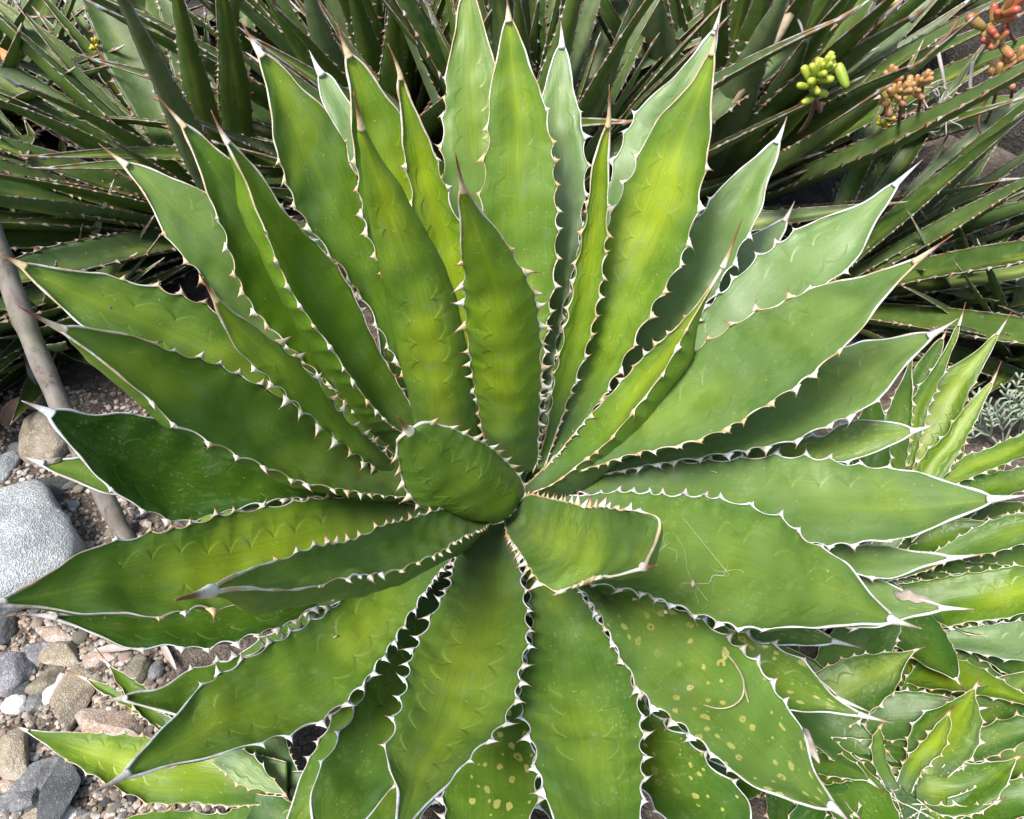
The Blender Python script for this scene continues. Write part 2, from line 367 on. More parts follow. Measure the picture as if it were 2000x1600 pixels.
    if ac.V: ac.build('toothed_margin', horn, bl)
    # end spine: grows out of the last bit of blade
    j = int(nu * 0.975); p0 = mid[j]; p2 = T; p1 = mid[-1] + (mid[-1] - p0) * 0.4
    f = np.linspace(0, 1, 12)[:, None]; cv = (1 - f) ** 2 * p0 + 2 * f * (1 - f) * p1 + f * f * p2
    r0 = min(0.0044, max(0.0022, hw[j] * 0.9)) * mw ** 0.5
    if spr: r0 = spr; p0 = mid[int(nu * .985)]; p2 = p0 + nrm(CAM + pdir(*tip) * np.linalg.norm(p0 - CAM) - p0) * 0.013 + nv_[-1] * .005; p1 = (p0 + p2) / 2
    rd = r0 * (1 - f[:, 0]) ** 0.9 * (0.85 + 0.15 * np.cos(f[:, 0] * 3)) + 0.0003
    spn = Acc(); spn.tube(cv - loc, rd, 9, np.clip(f[:, 0] * 1.15 - 0.05, 0, 1) * (1 if horn == 'horn' else 0.7)); spn.build('end_spine', horn, bl)
    return bl

# ------------------------------------------------------------------ the big agave (main rosette)
def P(r, z=0.0): return CEN + np.array([0, 0, z])
agave = empty('agave', (CEN[0], CEN[1], 0.0), 'big open agave rosette with broad toothed green leaves filling the picture', 'agave')
D_ = dict
MAIN = [
 # --- heart
 D_(key=1, tip=(776,812), sb=(797,842), e=62, Lt=.3, A=[(965,1011),(900,1012),(852,1003),(812,985),(786,950),(779,905),(777,862)], B=[(965,1011),(1000,1000),(1021,968),(1020,940),(985,895),(945,864),(895,840),(830,826)], cup=-.5, face=.9, bow=0, spr=.0042, scal=.3, par=(.7,.5,0,.15), sp=.016, tooth=1.25, thick=.8, tb=(.1,.93), mw=1.3),
 D_(key=2, tip=(690,180), sb=(704,240), e=80, A=[(830,920),(810,830),(775,680),(740,520),(712,400),(693,270)], B=[(960,930),(935,850),(922,740),(905,640),(880,550),(848,478),(790,370),(722,262)], cup=-.45, face=.85, bow=.02, par=(.9,.9,0,.10), m='', tooth=0.001, thick=1.2),
 D_(key=3, tip=(889,298), sb=(903,365), e=80, A=[(960,900),(938,830),(922,740),(908,640),(901,540),(895,480),(891,400)], B=[(1050,915),(1056,800),(1060,700),(1052,600),(1028,530),(985,462),(925,385)], cup=-.42, face=.85, bow=.02, scal=.6, par=(1.0,1.0,0,.04), thick=1.1, tooth=1.2),
 D_(key=4, tip=(1190,165), sb=(1190,235), e=70, A=[(1040,925),(1064,850),(1082,730),(1110,600),(1132,470),(1148,380),(1158,300)], B=[(1062,915),(1105,800),(1145,690),(1172,580),(1187,470),(1190,380),(1195,300)], cup=.3, roll=25, face=.5, par=(.8,.9,0,.02), thick=2.6, tooth=.8),
 D_(key=5, tip=(1450,425), sb=(1418,512), e=58, A=[(1010,965),(1055,920),(1110,858),(1172,790),(1232,720),(1312,648),(1372,578)], B=[(1035,965),(1080,945),(1135,905),(1190,865),(1250,785),(1312,705),(1362,610)], cup=.35, roll=-25, face=.5, scal=.5, par=(.6,.9,0,.12), thick=2.4),
 D_(key=6, tip=(388,532), sb=(418,580), e=58, A=[(800,965),(760,935),(700,897),(622,832),(540,762),(470,692),(425,620)], B=[(800,930),(775,908),(738,868),(665,802),(625,745),(577,692),(520,650),(450,598)], cup=-.35, face=.7, par=(1.0,.9,0,.1), tooth=1.2),
 # --- erect leaves at the back
 D_(key=7, tip=(412,215), sb=(437,268), e=62, A=[(850,910),(790,850),(762,832),(702,762),(602,622),(540,510),(480,372)], B=[(880,900),(835,850),(800,790),(752,700),(702,600),(652,512),(600,452),(545,395),(510,335),(465,290)], cup=.3, roll=15, scal=.55, thick=2.2, par=(.85,.6,0,0)),
 D_(key=8, tip=(303,183), sb=(352,238), e=54, A=[(790,880),(720,830),(640,750),(545,665),(485,590),(447,505),(418,425),(380,330)], B=[(850,880),(800,790),(720,660),(620,500),(530,385),(450,300),(400,262)], cup=.2, par=(.85,.5,0,0)),
 D_(key=9, tip=(192,280), sb=(237,316), e=43, A=[(780,920),(690,850),(560,740),(460,640),(380,535),(335,485),(290,415),(255,350)], B=[(830,880),(720,730),(600,560),(500,440),(430,385),(380,358),(305,325)], cup=.15, par=(.85,.6,0,.42)),
 D_(key=10, tip=(470,40), sb=(503,98), e=59, A=[(880,920),(800,760),(720,610),(655,515),(612,458),(572,400),(540,325),(523,248),(512,180)], B=[(930,900),(880,760),(820,610),(760,500),(722,420),(697,340),(675,268),(645,215),(598,162),(548,118)], cup=.15, par=(.6,.85,0,.04)),
 D_(key=11, tip=(658,45), sb=(676,100), e=64, A=[(890,910),(830,740),(770,590),(722,480),(700,390),(684,290),(674,200),(672,150)], B=[(950,880),(930,740),(900,600),(870,470),(830,330),(800,240),(768,190),(725,130)], cup=.15, par=(.72,.7,0,0)),
 D_(key=12, tip=(757,85), sb=(782,142), e=69, A=[(900,880),(870,700),(830,540),(805,420),(792,350),(783,285),(778,220),(774,170)], B=[(970,870),(960,720),(940,590),(910,470),(880,380),(845,280),(812,205)], cup=.35, roll=-12, thick=2.0, par=(.75,.9,0,0)),
 D_(key=13, tip=(915,-60), sb=(915,-25), e=53, A=[(930,870),(900,700),(875,520),(860,400),(862,330),(859,270),(862,200),(870,100),(890,10)], B=[(1010,850),(1010,700),(1005,500),(1000,350),(990,230),(975,130),(960,60),(935,0)], cup=.1, par=(.8,.6,0,.28)),
 D_(key=14, tip=(990,-6), sb=(993,28), e=60, A=[(960,890),(945,740),(938,600),(935,480),(937,400),(942,320),(948,240),(952,150),(967,85)], B=[(1040,880),(1060,740),(1072,630),(1084,560),(1090,470),(1087,350),(1081,260),(1060,170),(1033,90)], cup=.12, par=(.7,1.0,0,.02)),
 D_(key=15, tip=(1095,40), sb=(1098,82), e=47, A=[(1020,840),(1025,700),(1030,560),(1035,420),(1040,300),(1050,200),(1060,150),(1078,108)], B=[(1070,840),(1085,700),(1105,600),(1130,500),(1142,400),(1150,320),(1145,260),(1132,190),(1120,125)], cup=.1, par=(.8,.4,0,.7), horn='horn_grey'),
 D_(key=16, tip=(1402,45), sb=(1394,92), e=62, A=[(1040,900),(1080,790),(1110,680),(1140,570),(1175,460),(1205,390),(1232,325),(1262,255),(1300,205),(1345,155),(1372,120)], B=[(1060,920),(1130,840),(1190,760),(1250,655),(1285,590),(1322,530),(1352,458),(1376,380),(1388,300),(1398,220),(1400,150)], cup=.15, roll=0, par=(.62,.85,0,.08)),
 D_(key=17, tip=(1411,0), sb=(1400,52), e=49, A=[(1030,880),(1080,740),(1130,560),(1170,420),(1195,330),(1212,265),(1245,205),(1290,165),(1335,115),(1370,80)], B=[(1080,880),(1180,720),(1260,560),(1330,420),(1370,300),(1395,200),(1402,110)], cup=.1, par=(.8,.3,0,.75), horn='horn_grey'),
 D_(key=18, tip=(1537,228), sb=(1523,268), e=45, A=[(1060,900),(1130,770),(1210,640),(1290,520),(1340,450),(1368,410),(1400,365),(1440,322),(1490,288)], B=[(1090,910),(1180,820),(1280,720),(1370,610),(1420,540),(1465,465),(1492,415),(1505,370),(1521,320)], cup=.1, par=(.75,.3,0,.5), horn='horn_grey'),
 D_(key=19, tip=(1552,393), sb=(1537,425), e=32, A=[(1150,850),(1250,730),(1350,600),(1410,510),(1450,460),(1490,442)], B=[(1170,870),(1300,760),(1420,650),(1500,540),(1535,460)], cup=.1, par=(.6,.2,.2,.8), horn='horn_grey', sp=.016),
 D_(key=20, tip=(1802,312), sb=(1758,352), e=41, A=[(1070,920),(1150,840),(1260,720),(1340,640),(1425,555),(1470,505),(1520,468),(1560,440),(1610,418),(1670,395),(1725,366)], B=[(1090,940),(1200,870),(1330,790),(1450,700),(1560,620),(1640,545),(1678,512),(1712,450),(1745,385)], cup=.12, par=(.7,.25,0,.62), horn='horn_grey'),
 D_(key=21, tip=(1862,458), sb=(1800,503), e=49, A=[(1040,955),(1110,880),(1200,790),(1310,708),(1350,682),(1412,648),(1470,612),(1515,590),(1562,566),(1600,550),(1650,540),(1720,522)], B=[(1060,960),(1110,930),(1160,912),(1235,890),(1330,872),(1390,850),(1440,828),(1490,800),(1540,772),(1590,732),(1640,690),(1685,645),(1745,575)], cup=.15, par=(.45,.45,.08,.42)),
 D_(key=22, tip=(1872,622), sb=(1826,652), e=36, A=[(1100,920),(1250,850),(1400,780),(1520,730),(1600,695),(1675,662),(1715,652),(1770,645)], B=[(1110,940),(1250,915),(1400,890),(1540,868),(1620,832),(1690,805),(1740,765),(1782,715)], cup=.12, par=(.5,.5,.15,.45), horn='horn_grey'),
 D_(key=23, tip=(1828,828), sb=(1788,842), e=23, A=[(1150,910),(1300,880),(1450,860),(1560,850),(1600,848),(1645,825),(1700,812),(1750,820)], B=[(1150,930),(1300,930),(1450,925),(1600,915),(1680,900),(1740,880)], cup=.1, par=(.75,.45,.55,.45), horn='horn_grey', sp=.017),
 D_(key=24, tip=(2015,966), sb=(1944,975), e=27, A=[(1110,930),(1170,913),(1300,902),(1400,896),(1490,891),(1600,893),(1680,902),(1770,912),(1850,928),(1905,950)], B=[(1090,945),(1200,985),(1350,1030),(1480,1055),(1590,1066),(1650,1068),(1750,1062),(1850,1032),(1910,1000)], cup=.18, par=(.5,.7,.1,.4), horn='horn_grey'),
 # --- leaves coming forward
 D_(key=25, tip=(1800,1228), sb=(1752,1214), e=33, A=[(1050,965),(1080,960),(1130,968),(1220,958),(1325,965),(1420,976),(1480,990),(1535,1012),(1565,1038),(1612,1068),(1652,1090),(1695,1130),(1725,1175)], B=[(1030,1000),(1060,1060),(1130,1130),(1200,1150),(1260,1165),(1330,1190),(1400,1214),(1445,1230),(1500,1236),(1570,1234),(1640,1233),(1705,1226)], cup=.2, par=(.55,.45,.1,.28), horn='horn_grey'),
 D_(key=26, tip=(1662,1610), sb=(1634,1580), e=22, A=[(1020,1050),(1120,1100),(1210,1130),(1275,1162),(1340,1192),(1400,1226),(1440,1262),(1490,1302),(1540,1372),(1575,1420),(1602,1500)], B=[(1000,1080),(1060,1110),(1135,1155),(1172,1210),(1212,1290),(1262,1368),(1330,1420),(1390,1480),(1450,1530),(1525,1568),(1585,1584)], cup=.18, par=(.55,.6,.95,.3), horn='horn_grey'),
 D_(key=27, tip=(1168,1830), sb=(1170,1790), e=20, A=[(970,1040),(1005,1090),(1025,1140),(1035,1200),(1032,1265),(1012,1330),(1015,1390),(1035,1440),(1045,1510),(1070,1590),(1110,1690)], B=[(1060,1050),(1100,1105),(1132,1152),(1172,1212),(1202,1255),(1240,1332),(1255,1400),(1258,1480),(1262,1560),(1250,1640),(1215,1720)], cup=.18, par=(.42,.45,.08,.16), horn='horn_grey'),
 D_(key=28, tip=(772,1680), sb=(778,1635), e=27, A=[(915,1020),(890,1085),(872,1148),(848,1190),(805,1270),(782,1360),(764,1412),(748,1468),(764,1530),(769,1595)], B=[(985,1020),(1003,1068),(1020,1120),(1031,1190),(1034,1250),(1018,1320),(1008,1372),(980,1422),(938,1472),(882,1530),(825,1592)], cup=.18, par=(.55,.7,0,.2), horn='horn_grey'),
 D_(key=29, tip=(180,1550), sb=(236,1520), e=27, A=[(930,1010),(870,1040),(780,1090),(680,1150),(640,1190),(560,1240),(500,1272),(440,1302),(382,1342),(345,1388),(308,1418),(265,1470)], B=[(940,1030),(895,1080),(852,1130),(800,1205),(760,1272),(700,1350),(640,1400),(560,1440),(500,1460),(400,1488),(290,1514)], cup=.16, par=(.6,.75,.12,.15), horn='horn_grey'),
 D_(key=30, tip=(-70,1195), sb=(-10,1180), e=36, A=[(870,990),(790,982),(700,968),(600,976),(500,990),(430,1006),(350,1030),(270,1040),(220,1052),(150,1076),(100,1106),(40,1145)], B=[(880,1010),(780,1050),(680,1100),(580,1150),(500,1178),(460,1186),(420,1190),(380,1190),(340,1204),(280,1214),(250,1206),(150,1204),(60,1192)], cup=.16, par=(.55,.85,.05,.1)),
 D_(key=31, tip=(342,1172), sb=(402,1158), e=47, A=[(960,1000),(900,990),(830,1002),(760,1022),(700,1045),(620,1066),(540,1090),(480,1110),(445,1125)], B=[(975,1008),(935,1040),(898,1055),(845,1090),(790,1110),(700,1130),(620,1145),(520,1155),(450,1158)], cup=.2, par=(.5,.7,.05,.3), thick=2.0),
 D_(key=32, tip=(42,1200), sb=(95,1203), e=22, A=[(860,1030),(700,1080),(550,1120),(400,1150),(250,1180),(150,1195)], B=[(880,1050),(760,1110),(620,1185),(560,1222),(500,1242),(450,1260),(385,1272),(335,1264),(270,1272),(200,1252),(140,1225)], cup=.16, par=(-.15,.15,.05,0), horn='horn_grey'),
 D_(key=33, tip=(42,783), sb=(92,803), e=38, A=[(830,960),(700,920),(560,880),(430,850),(340,822),(310,812),(262,802),(200,798),(150,792)], B=[(830,980),(720,980),(600,975),(480,992),(400,1012),(350,1022),(300,1010),(235,982),(200,950),(130,880),(103,835)], cup=.2, par=(-.15,.1,.08,0), horn='horn_grey'),
 D_(key=34, tip=(35,598), sb=(112,640), e=50, A=[(850,940),(760,880),(650,820),(550,776),(490,742),(450,720),(410,700),(365,690),(320,676),(280,660),(240,646),(180,632)], B=[(860,970),(780,972),(700,965),(600,945),(530,920),(450,890),(400,860),(335,825),(310,800),(240,746),(180,705)], cup=.18, par=(.45,.8,0,.12), thick=1.8),
 D_(key=35, tip=(0,495), sb=(36,515), e=44, A=[(820,910),(700,800),(600,720),(500,650),(430,610),(390,590),(340,572),(300,556),(240,540),(200,526),(110,514)], B=[(820,930),(700,880),(560,820),(420,760),(300,710),(200,665),(140,630),(80,575)], cup=.15, par=(.55,.75,.05,.12)),
 D_(key=36, tip=(604,98), sb=(622,138), e=42, A=[(880,880),(810,680),(740,500),(680,330),(640,240),(620,195)], B=[(930,860),(890,680),(830,480),(760,300),(700,210),(655,150)], cup=.1, par=(.85,.4,0,.8), horn='horn_grey', sp=.018),
 # --- old leaves underneath
 D_(key=37, tip=(600,1720), sb=(612,1680), e=12, A=[(900,1080),(800,1190),(730,1300),(690,1385),(645,1460),(612,1512),(598,1590)], B=[(960,1100),(900,1250),(850,1380),(800,1480),(750,1570),(680,1640)], cup=.14, par=(.25,.3,.1,.12), horn='horn_grey'),
 D_(key=38, tip=(930,1850), sb=(932,1800), e=8, A=[(930,1150),(890,1300),(870,1420),(860,1520),(865,1600),(890,1720)], B=[(1010,1150),(1030,1300),(1040,1420),(1048,1500),(1050,1580),(1000,1700)], cup=.12, par=(.4,.5,1,.1), horn='horn_grey'),
 D_(key=39, tip=(1460,1720), sb=(1440,1690), e=6, A=[(1080,1150),(1160,1260),(1265,1372),(1300,1412),(1345,1440),(1390,1490),(1450,1535),(1480,1600)], B=[(1060,1180),(1120,1320),(1200,1450),(1260,1560),(1330,1640)], cup=.12, par=(.2,.35,1,.05), horn='horn_grey'),
 D_(key=40, tip=(196,1372), sb=(234,1364), e=16, A=[(880,1080),(750,1140),(620,1205),(520,1262),(450,1285),(370,1302),(322,1332),(270,1345)], B=[(900,1110),(780,1210),(650,1300),(520,1370),(400,1410),(330,1402),(270,1380)], cup=.14, par=(.3,.2,.15,.08), horn='horn_grey', sp=.017),
 D_(key=41, tip=(1902,1190), sb=(1848,1188), e=17, A=[(1150,1030),(1350,1060),(1550,1090),(1690,1118),(1760,1142),(1815,1172)], B=[(1150,1060),(1350,1140),(1550,1210),(1690,1232),(1770,1218),(1820,1200)], cup=.12, par=(.6,.2,.5,.6), horn='horn_grey'),
 D_(key=42, tip=(1925,1082), sb=(1864,1090), e=21, A=[(1180,960),(1400,1010),(1580,1050),(1680,1060),(1770,1068),(1825,1078)], B=[(1180,990),(1400,1080),(1560,1120),(1680,1128),(1750,1132),(1815,1108)], cup=.12, par=(.6,.3,.2,.6), horn='horn_grey'),
 D_(key=43, tip=(1745,1413), sb=(1690,1399), e=8, A=[(1100,1100),(1250,1150),(1400,1210),(1480,1250),(1560,1275),(1600,1320),(1650,1370)], B=[(1090,1130),(1230,1220),(1380,1320),(1480,1380),(1570,1396),(1640,1399)], cup=.12, par=(.35,.35,.85,.12), horn='horn_grey'),
 D_(key=44, tip=(38,888), sb=(72,902), e=26, A=[(820,970),(600,940),(400,905),(250,885),(180,880),(120,892)], B=[(820,990),(600,1000),(400,990),(250,975),(170,958),(110,930)], cup=.12, par=(.7,.4,0,.2), horn='horn_grey'),
 D_(key=45, tip=(1284,1104), sb=(1258,1110), e=52, Lt=.3, A=[(1000,1003),(1030,968),(1075,972),(1130,985),(1190,990),(1240,997),(1284,1012),(1280,1060)], B=[(985,1012),(990,1040),(1010,1075),(1035,1115),(1078,1156),(1130,1140),(1190,1125),(1235,1115)], cup=.22, face=.8, bow=0, spr=.0020, scal=.5, par=(.55,.75,0,.3), sp=.016, tooth=1.2, tb=(.1,.85), mw=1.2),
]
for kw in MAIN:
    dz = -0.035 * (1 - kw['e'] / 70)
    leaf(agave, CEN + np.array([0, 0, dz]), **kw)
def proj(Q):
    d = np.asarray(Q) - CAM; z = d @ FW
    return np.stack([1000 + F * (d @ RT) / z, 800 - F * (d @ UP) / z], -1)
def autoleaf(plant, base, az, e, L, W, key, **kw):
    """old leaf hidden mostly under the others, laid out in the garden's own metres"""
    az, er = R(az), R(e); t = np.array([math.cos(az) * math.cos(er), math.sin(az) * math.cos(er), math.sin(er)]); d = np.array([-math.sin(az), math.cos(az), 0])
    us = np.array([0, .15, .35, .55, .72, .86]); pf = np.array([.55, .62, .88, 1, .85, .5])
    c = base + t * (us * L)[:, None]
    leaf(plant, base, key, proj(base + t * L), proj(base + t * L * .93), e, proj(c + d * (pf * W / 2)[:, None]), proj(c - d * (pf * W / 2)[:, None]), face=0.1, Lt=L, **kw)
for i, (az, e, L, W) in enumerate([(192,2,.34,.06),(207,-4,.32,.065),(221,4,.33,.065),(236,-6,.32,.07),(251,2,.33,.07),(268,-4,.33,.07),(286,-6,.33,.07),(303,0,.34,.065),(317,-6,.32,.065),(331,2,.34,.06),(345,-4,.34,.06),(174,4,.34,.06),(158,8,.34,.06),(140,24,.30,.065),(122,30,.30,.065),(106,34,.30,.065),(90,36,.30,.065),(74,34,.30,.065),(58,30,.30,.065),(40,24,.30,.065),(20,14,.32,.06)]):
    autoleaf(agave, CEN + np.array([0, 0, -0.07]), az, e, L, W, 60 + i, par=(.25 + .3 * (i % 3) / 2, .4, .5 if i > 6 else .2, .1), horn='horn_grey', cup=.14, nu=140)

# ------------------------------------------------------------------ ground
def gp(px, py, z=0.0):
    d = pdir(px, py); return CAM + d * ((z - CAM[2]) / d[2])
def at(px, py, t): return CAM + pdir(px, py) * t
def stony(name, c0, c1, c2, sc=30.0, bumpd=0.004, rough=0.85):
    M = NT(name); geo = M.n('ShaderNodeTexCoord').outputs['Object']
    a = M.noise(geo, sc, 5.0, 0.65); b_ = M.noise(geo, sc * 6, 4.0, 0.7); d = M.noise(geo, sc * 24, 2.0)
    c = M.mix(M.ss(a, 0.35, 0.65), C4(*c0), C4(*c1)); c = M.mix(M.ss(b_, 0.52, 0.70), c, C4(*c2))
    c = M.mix(M.math('MULTIPLY', M.ss(d, 0.35, 0.62, 1.0, 0.0), 0.5), c, M.mix(1.0, c, C4(0.35, 0.35, 0.36), 'MULTIPLY'))
    M.put(M.b.inputs['Base Color'], c); M.b.inputs['Roughness'].default_value = rough
    M.put(M.b.inputs['Normal'], M.bump(M.math('ADD', b_, M.math('MULTIPLY', d, 0.4)), 0.7, bumpd))
    MAT[name] = M.m
stony('soil', (0.060, 0.046, 0.036), (0.14, 0.112, 0.088), (0.22, 0.18, 0.148), 14.0, 0.012)
stony('stone_pale', (0.36, 0.40, 0.42), (0.56, 0.60, 0.61), (0.74, 0.76, 0.76), 28.0, 0.012)
stony('stone_tan', (0.27, 0.22, 0.15), (0.40, 0.35, 0.27), (0.50, 0.46, 0.38), 30.0)
stony('stone_grey', (0.13, 0.135, 0.14), (0.24, 0.245, 0.25), (0.34, 0.34, 0.34), 35.0)
stony('stone_slate', (0.050, 0.056, 0.060), (0.095, 0.10, 0.105), (0.15, 0.155, 0.155), 35.0)
stony('stone_purple', (0.16, 0.155, 0.175), (0.28, 0.275, 0.295), (0.42, 0.42, 0.43), 30.0)
stony('stone_pink', (0.36, 0.26, 0.19), (0.50, 0.42, 0.36), (0.60, 0.56, 0.52), 35.0)
stony('stone_white', (0.62, 0.61, 0.60), (0.72, 0.71, 0.71), (0.78, 0.78, 0.78), 30.0, 0.002)
stony('stone_olive', (0.17, 0.15, 0.10), (0.27, 0.25, 0.18), (0.36, 0.33, 0.26), 40.0)
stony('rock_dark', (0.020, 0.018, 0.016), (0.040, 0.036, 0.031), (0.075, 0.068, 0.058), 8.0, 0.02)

def ground():
    # fine grid near the plants, coarse out to the horizon
    def axis(lo, hi, step, far):
        c = list(np.arange(lo, hi + 1e-6, step)); o = step
        a = [lo]; b_ = [hi]
        while a[-1] > -far: o *= 1.5; a.append(a[-1] - o)
        o = step
        while b_[-1] < far: o *= 1.5; b_.append(b_[-1] + o)
        return a[:0:-1] + c + b_[1:]
    X = axis(-1.0, 1.2, 0.012, 120); Y = axis(-0.8, 1.2, 0.012, 120)
    V = [(x, y, gz(x, y)) for y in Y for x in X]; n = len(X)
    Fc = [(j * n + i, j * n + i + 1, (j + 1) * n + i + 1, (j + 1) * n + i) for j in range(len(Y) - 1) for i in range(n - 1)]
    o = mk('ground', V, Fc, 'soil'); o['kind'] = 'structure'; return o
def gz(x, y):
    n = mnoise.noise
    z = 0.018 * n(Vector((x * 4, y * 4, 0))) + 0.008 * n(Vector((x * 15, y * 15, 3))) + 0.004 * n(Vector((x * 45, y * 45, 7)))
    return z + 0.10 * max(0, y - 0.5) * min(1, 6 / (abs(y) + 1)) + 0.14 * max(0, min(x, 6) - 0.75)
ground()
def ground_at(px, py):
    z = 0.0
    for _ in range(6): p = gp(px, py, z); z = gz(p[0], p[1])
    return gp(px, py, z)

# ------------------------------------------------------------------ stones
_tri = None
def ico(sub):
    bm = bmesh.new(); bmesh.ops.create_icosphere(bm, subdivisions=sub, radius=1.0)
    V = np.array([v.co[:] for v in bm.verts]); Fc = [tuple(v.index for v in f.verts) for f in bm.faces]; bm.free(); return V, Fc
ICO = {k: ico(k) for k in (1, 2, 3, 4)}
def rock_shape(seed, sub, angular, rough):
    r = np.random.RandomState(seed); V, Fc = ICO[sub]; V = V.copy()
    for _ in range(int(4 + angular * 12)):
        n = nrm(r.normal(size=3)); d = r.uniform(0.38, 0.86) if angular > .45 else r.uniform(0.66, .94); k = V @ n - d; m = k > 0
        V[m] -= n * (k[m] * min(0.98, 0.55 + 0.5 * angular))[:, None]
    off = r.uniform(0, 50, 3)
    for i, p in enumerate(V):
        q = Vector(p * 1.6 + off); V[i] = p * (1 + rough * (0.6 * mnoise.noise(q) + 0.3 * mnoise.noise(q * 2.7) + 0.14 * mnoise.noise(q * 7)))
    return V, Fc
def stone(name, px, py, wpx, hpx, ang, mat, label, seed, angular=0.6, group=None, sub=4, flat=0.6, lift=0.25):
    p = ground_at(px, py + hpx * 0.2); dist = np.linalg.norm(p - CAM); k = dist / F
    V, Fc = rock_shape(seed, sub, angular, 0.16)
    vs = 1.0 / 0.86; a = R(ang)
    S = np.array([wpx * k * 0.5, hpx * k * 0.5 * vs, min(wpx, hpx) * k * flat * 0.6])
    V = V * S; Rm = np.array([[math.cos(a), -math.sin(a), 0], [math.sin(a), math.cos(a), 0], [0, 0, 1]]); V = V @ Rm.T
    o = mk(name, V, Fc, mat); o.location = (p[0], p[1], p[2] + S[2] * lift)
    return tag(o, label, 'stone', group)
ST = [
 (30,1050,235,245,10,'stone_pale','big pale blue-grey speckled boulder beside the grey cane',.42,.55),
 (95,945,95,60,-20,'stone_slate','dark blue-grey stone peeping out behind the big pale boulder',.6,.5),
 (97,842,95,95,0,'stone_tan','rounded beige stone behind the cane, next to a dry brown leaf',.3,.7),
 (42,876,46,38,0,'stone_grey','small round grey stone in front of the rounded beige stone',.2,.7),
 (8,905,48,60,0,'stone_pale','small pale stone between the round grey stone and the big pale boulder',.4,.6),
 (20,1292,85,92,15,'stone_purple','purple-grey veined stone on the gravel, tan chunks next to it',.5,.6),
 (88,1272,84,46,10,'stone_purple','flat bluish purple stone wedged between purple-grey and beige stones',.6,.5),
 (124,1276,76,50,-5,'stone_tan','beige broken stone lying on the large tan angular stone',.8,.6),
 (152,1340,88,150,-12,'stone_tan','large tan angular stone leaning beside the white quartz lump',.9,.6),
 (116,1332,38,58,-8,'stone_white','white quartz lump against the large tan stone',.5,.6),
 (88,1322,44,60,-25,'stone_olive','greenish grey wedge of stone beside the white quartz lump',.9,.6),
 (32,1372,40,31,0,'stone_white','small bright white oval pebble on bare soil',.1,.7),
 (70,1369,33,28,0,'stone_grey','grey egg-shaped pebble touching the bright white pebble',.1,.7),
 (232,1412,170,76,-8,'stone_pink','broad pinkish tan slab of stone above the small striped agave',.8,.5),
 (108,1233,70,36,-8,'stone_pink','pinkish brown brick-like stone under the dark leaf tip',.8,.5),
 (34,1470,74,84,30,'stone_tan','tan flaky stone under the tip of the small striped agave',.8,.6),
 (66,1502,62,120,-38,'stone_grey','long grey splinter of stone beside the black slate',.9,.5),
 (117,1537,108,118,-15,'stone_slate','black slate lump on the gravel below the small agave leaf',.9,.6),
 (58,1548,50,56,0,'stone_grey','mid grey lump of stone touching the black slate',.6,.6),
 (36,1566,46,40,0,'stone_grey','small blocky grey stone near the frame edge under the splinter',.7,.6),
 (204,1272,70,44,20,'stone_pink','pinkish grey stone behind the two thin young agave tips',.8,.5),
 (268,1302,44,50,0,'stone_olive','olive brown rounded stone beneath the dark agave leaf',.3,.7),
 (305,1306,32,32,0,'stone_grey','round grey pebble beside the olive brown stone',.1,.7),
 (8,1222,50,56,0,'stone_slate','dark grey stone above the purple-grey veined stone',.7,.6),
 (132,1590,36,26,0,'stone_white','whitish pebble under the spine of the long agave leaf',.3,.6),
 (46,1346,30,30,0,'stone_slate','dark round pebble just behind the bright white pebble',.2,.7),
 (66,1592,54,24,0,'stone_tan','flat tan pebble below the black slate lump',.4,.5),
 (8,1480,40,60,20,'stone_grey','grey stone at the soil patch left of the tan flaky stone',.7,.6),
 (20,1530,34,28,0,'stone_pink','pinkish pebble between grey stones near the black slate',.4,.6),
]
for i, (x, y, w_, h_, a_, m_, lb, an, fl) in enumerate(ST): stone('stone', x, y, w_, h_, a_, m_, lb, 100 + i, an, None, 4, fl)
PEB = []
pv = [rock_shape(500 + i, 2, 0.4 + 0.4 * (i % 2), 0.08) for i in range(6)]
pm = {}
kinds = [('stone_grey', 'small grey pebble in the gravel'), ('stone_tan', 'small tan pebble in the gravel'), ('stone_slate', 'small dark pebble in the gravel'), ('stone_pink', 'small pinkish pebble in the gravel'), ('stone_pale', 'small pale pebble in the gravel'), ('stone_olive', 'small olive pebble in the gravel')]
for i in range(6):
    for m_, _ in kinds:
        me = bpy.data.meshes.new('pebble'); me.from_pydata([tuple(map(float, q)) for q in pv[i][0]], [], pv[i][1]); me.materials.append(MAT[m_])
        me.polygons.foreach_set('use_smooth', [True] * len(me.polygons)); pm[i, m_] = me
zones = [(-20, 330, 1190, 1420, 80, 'near the white quartz lump'), (-20, 330, 1420, 1620, 70, 'around the black slate lump'), (-20, 260, 790, 1190, 60, 'at the foot of the grey cane'), (1860, 2020, 860, 1120, 14, 'beneath the feathery grey plant'), (150, 460, 1540, 1620, 26, 'beneath the small striped agave')]
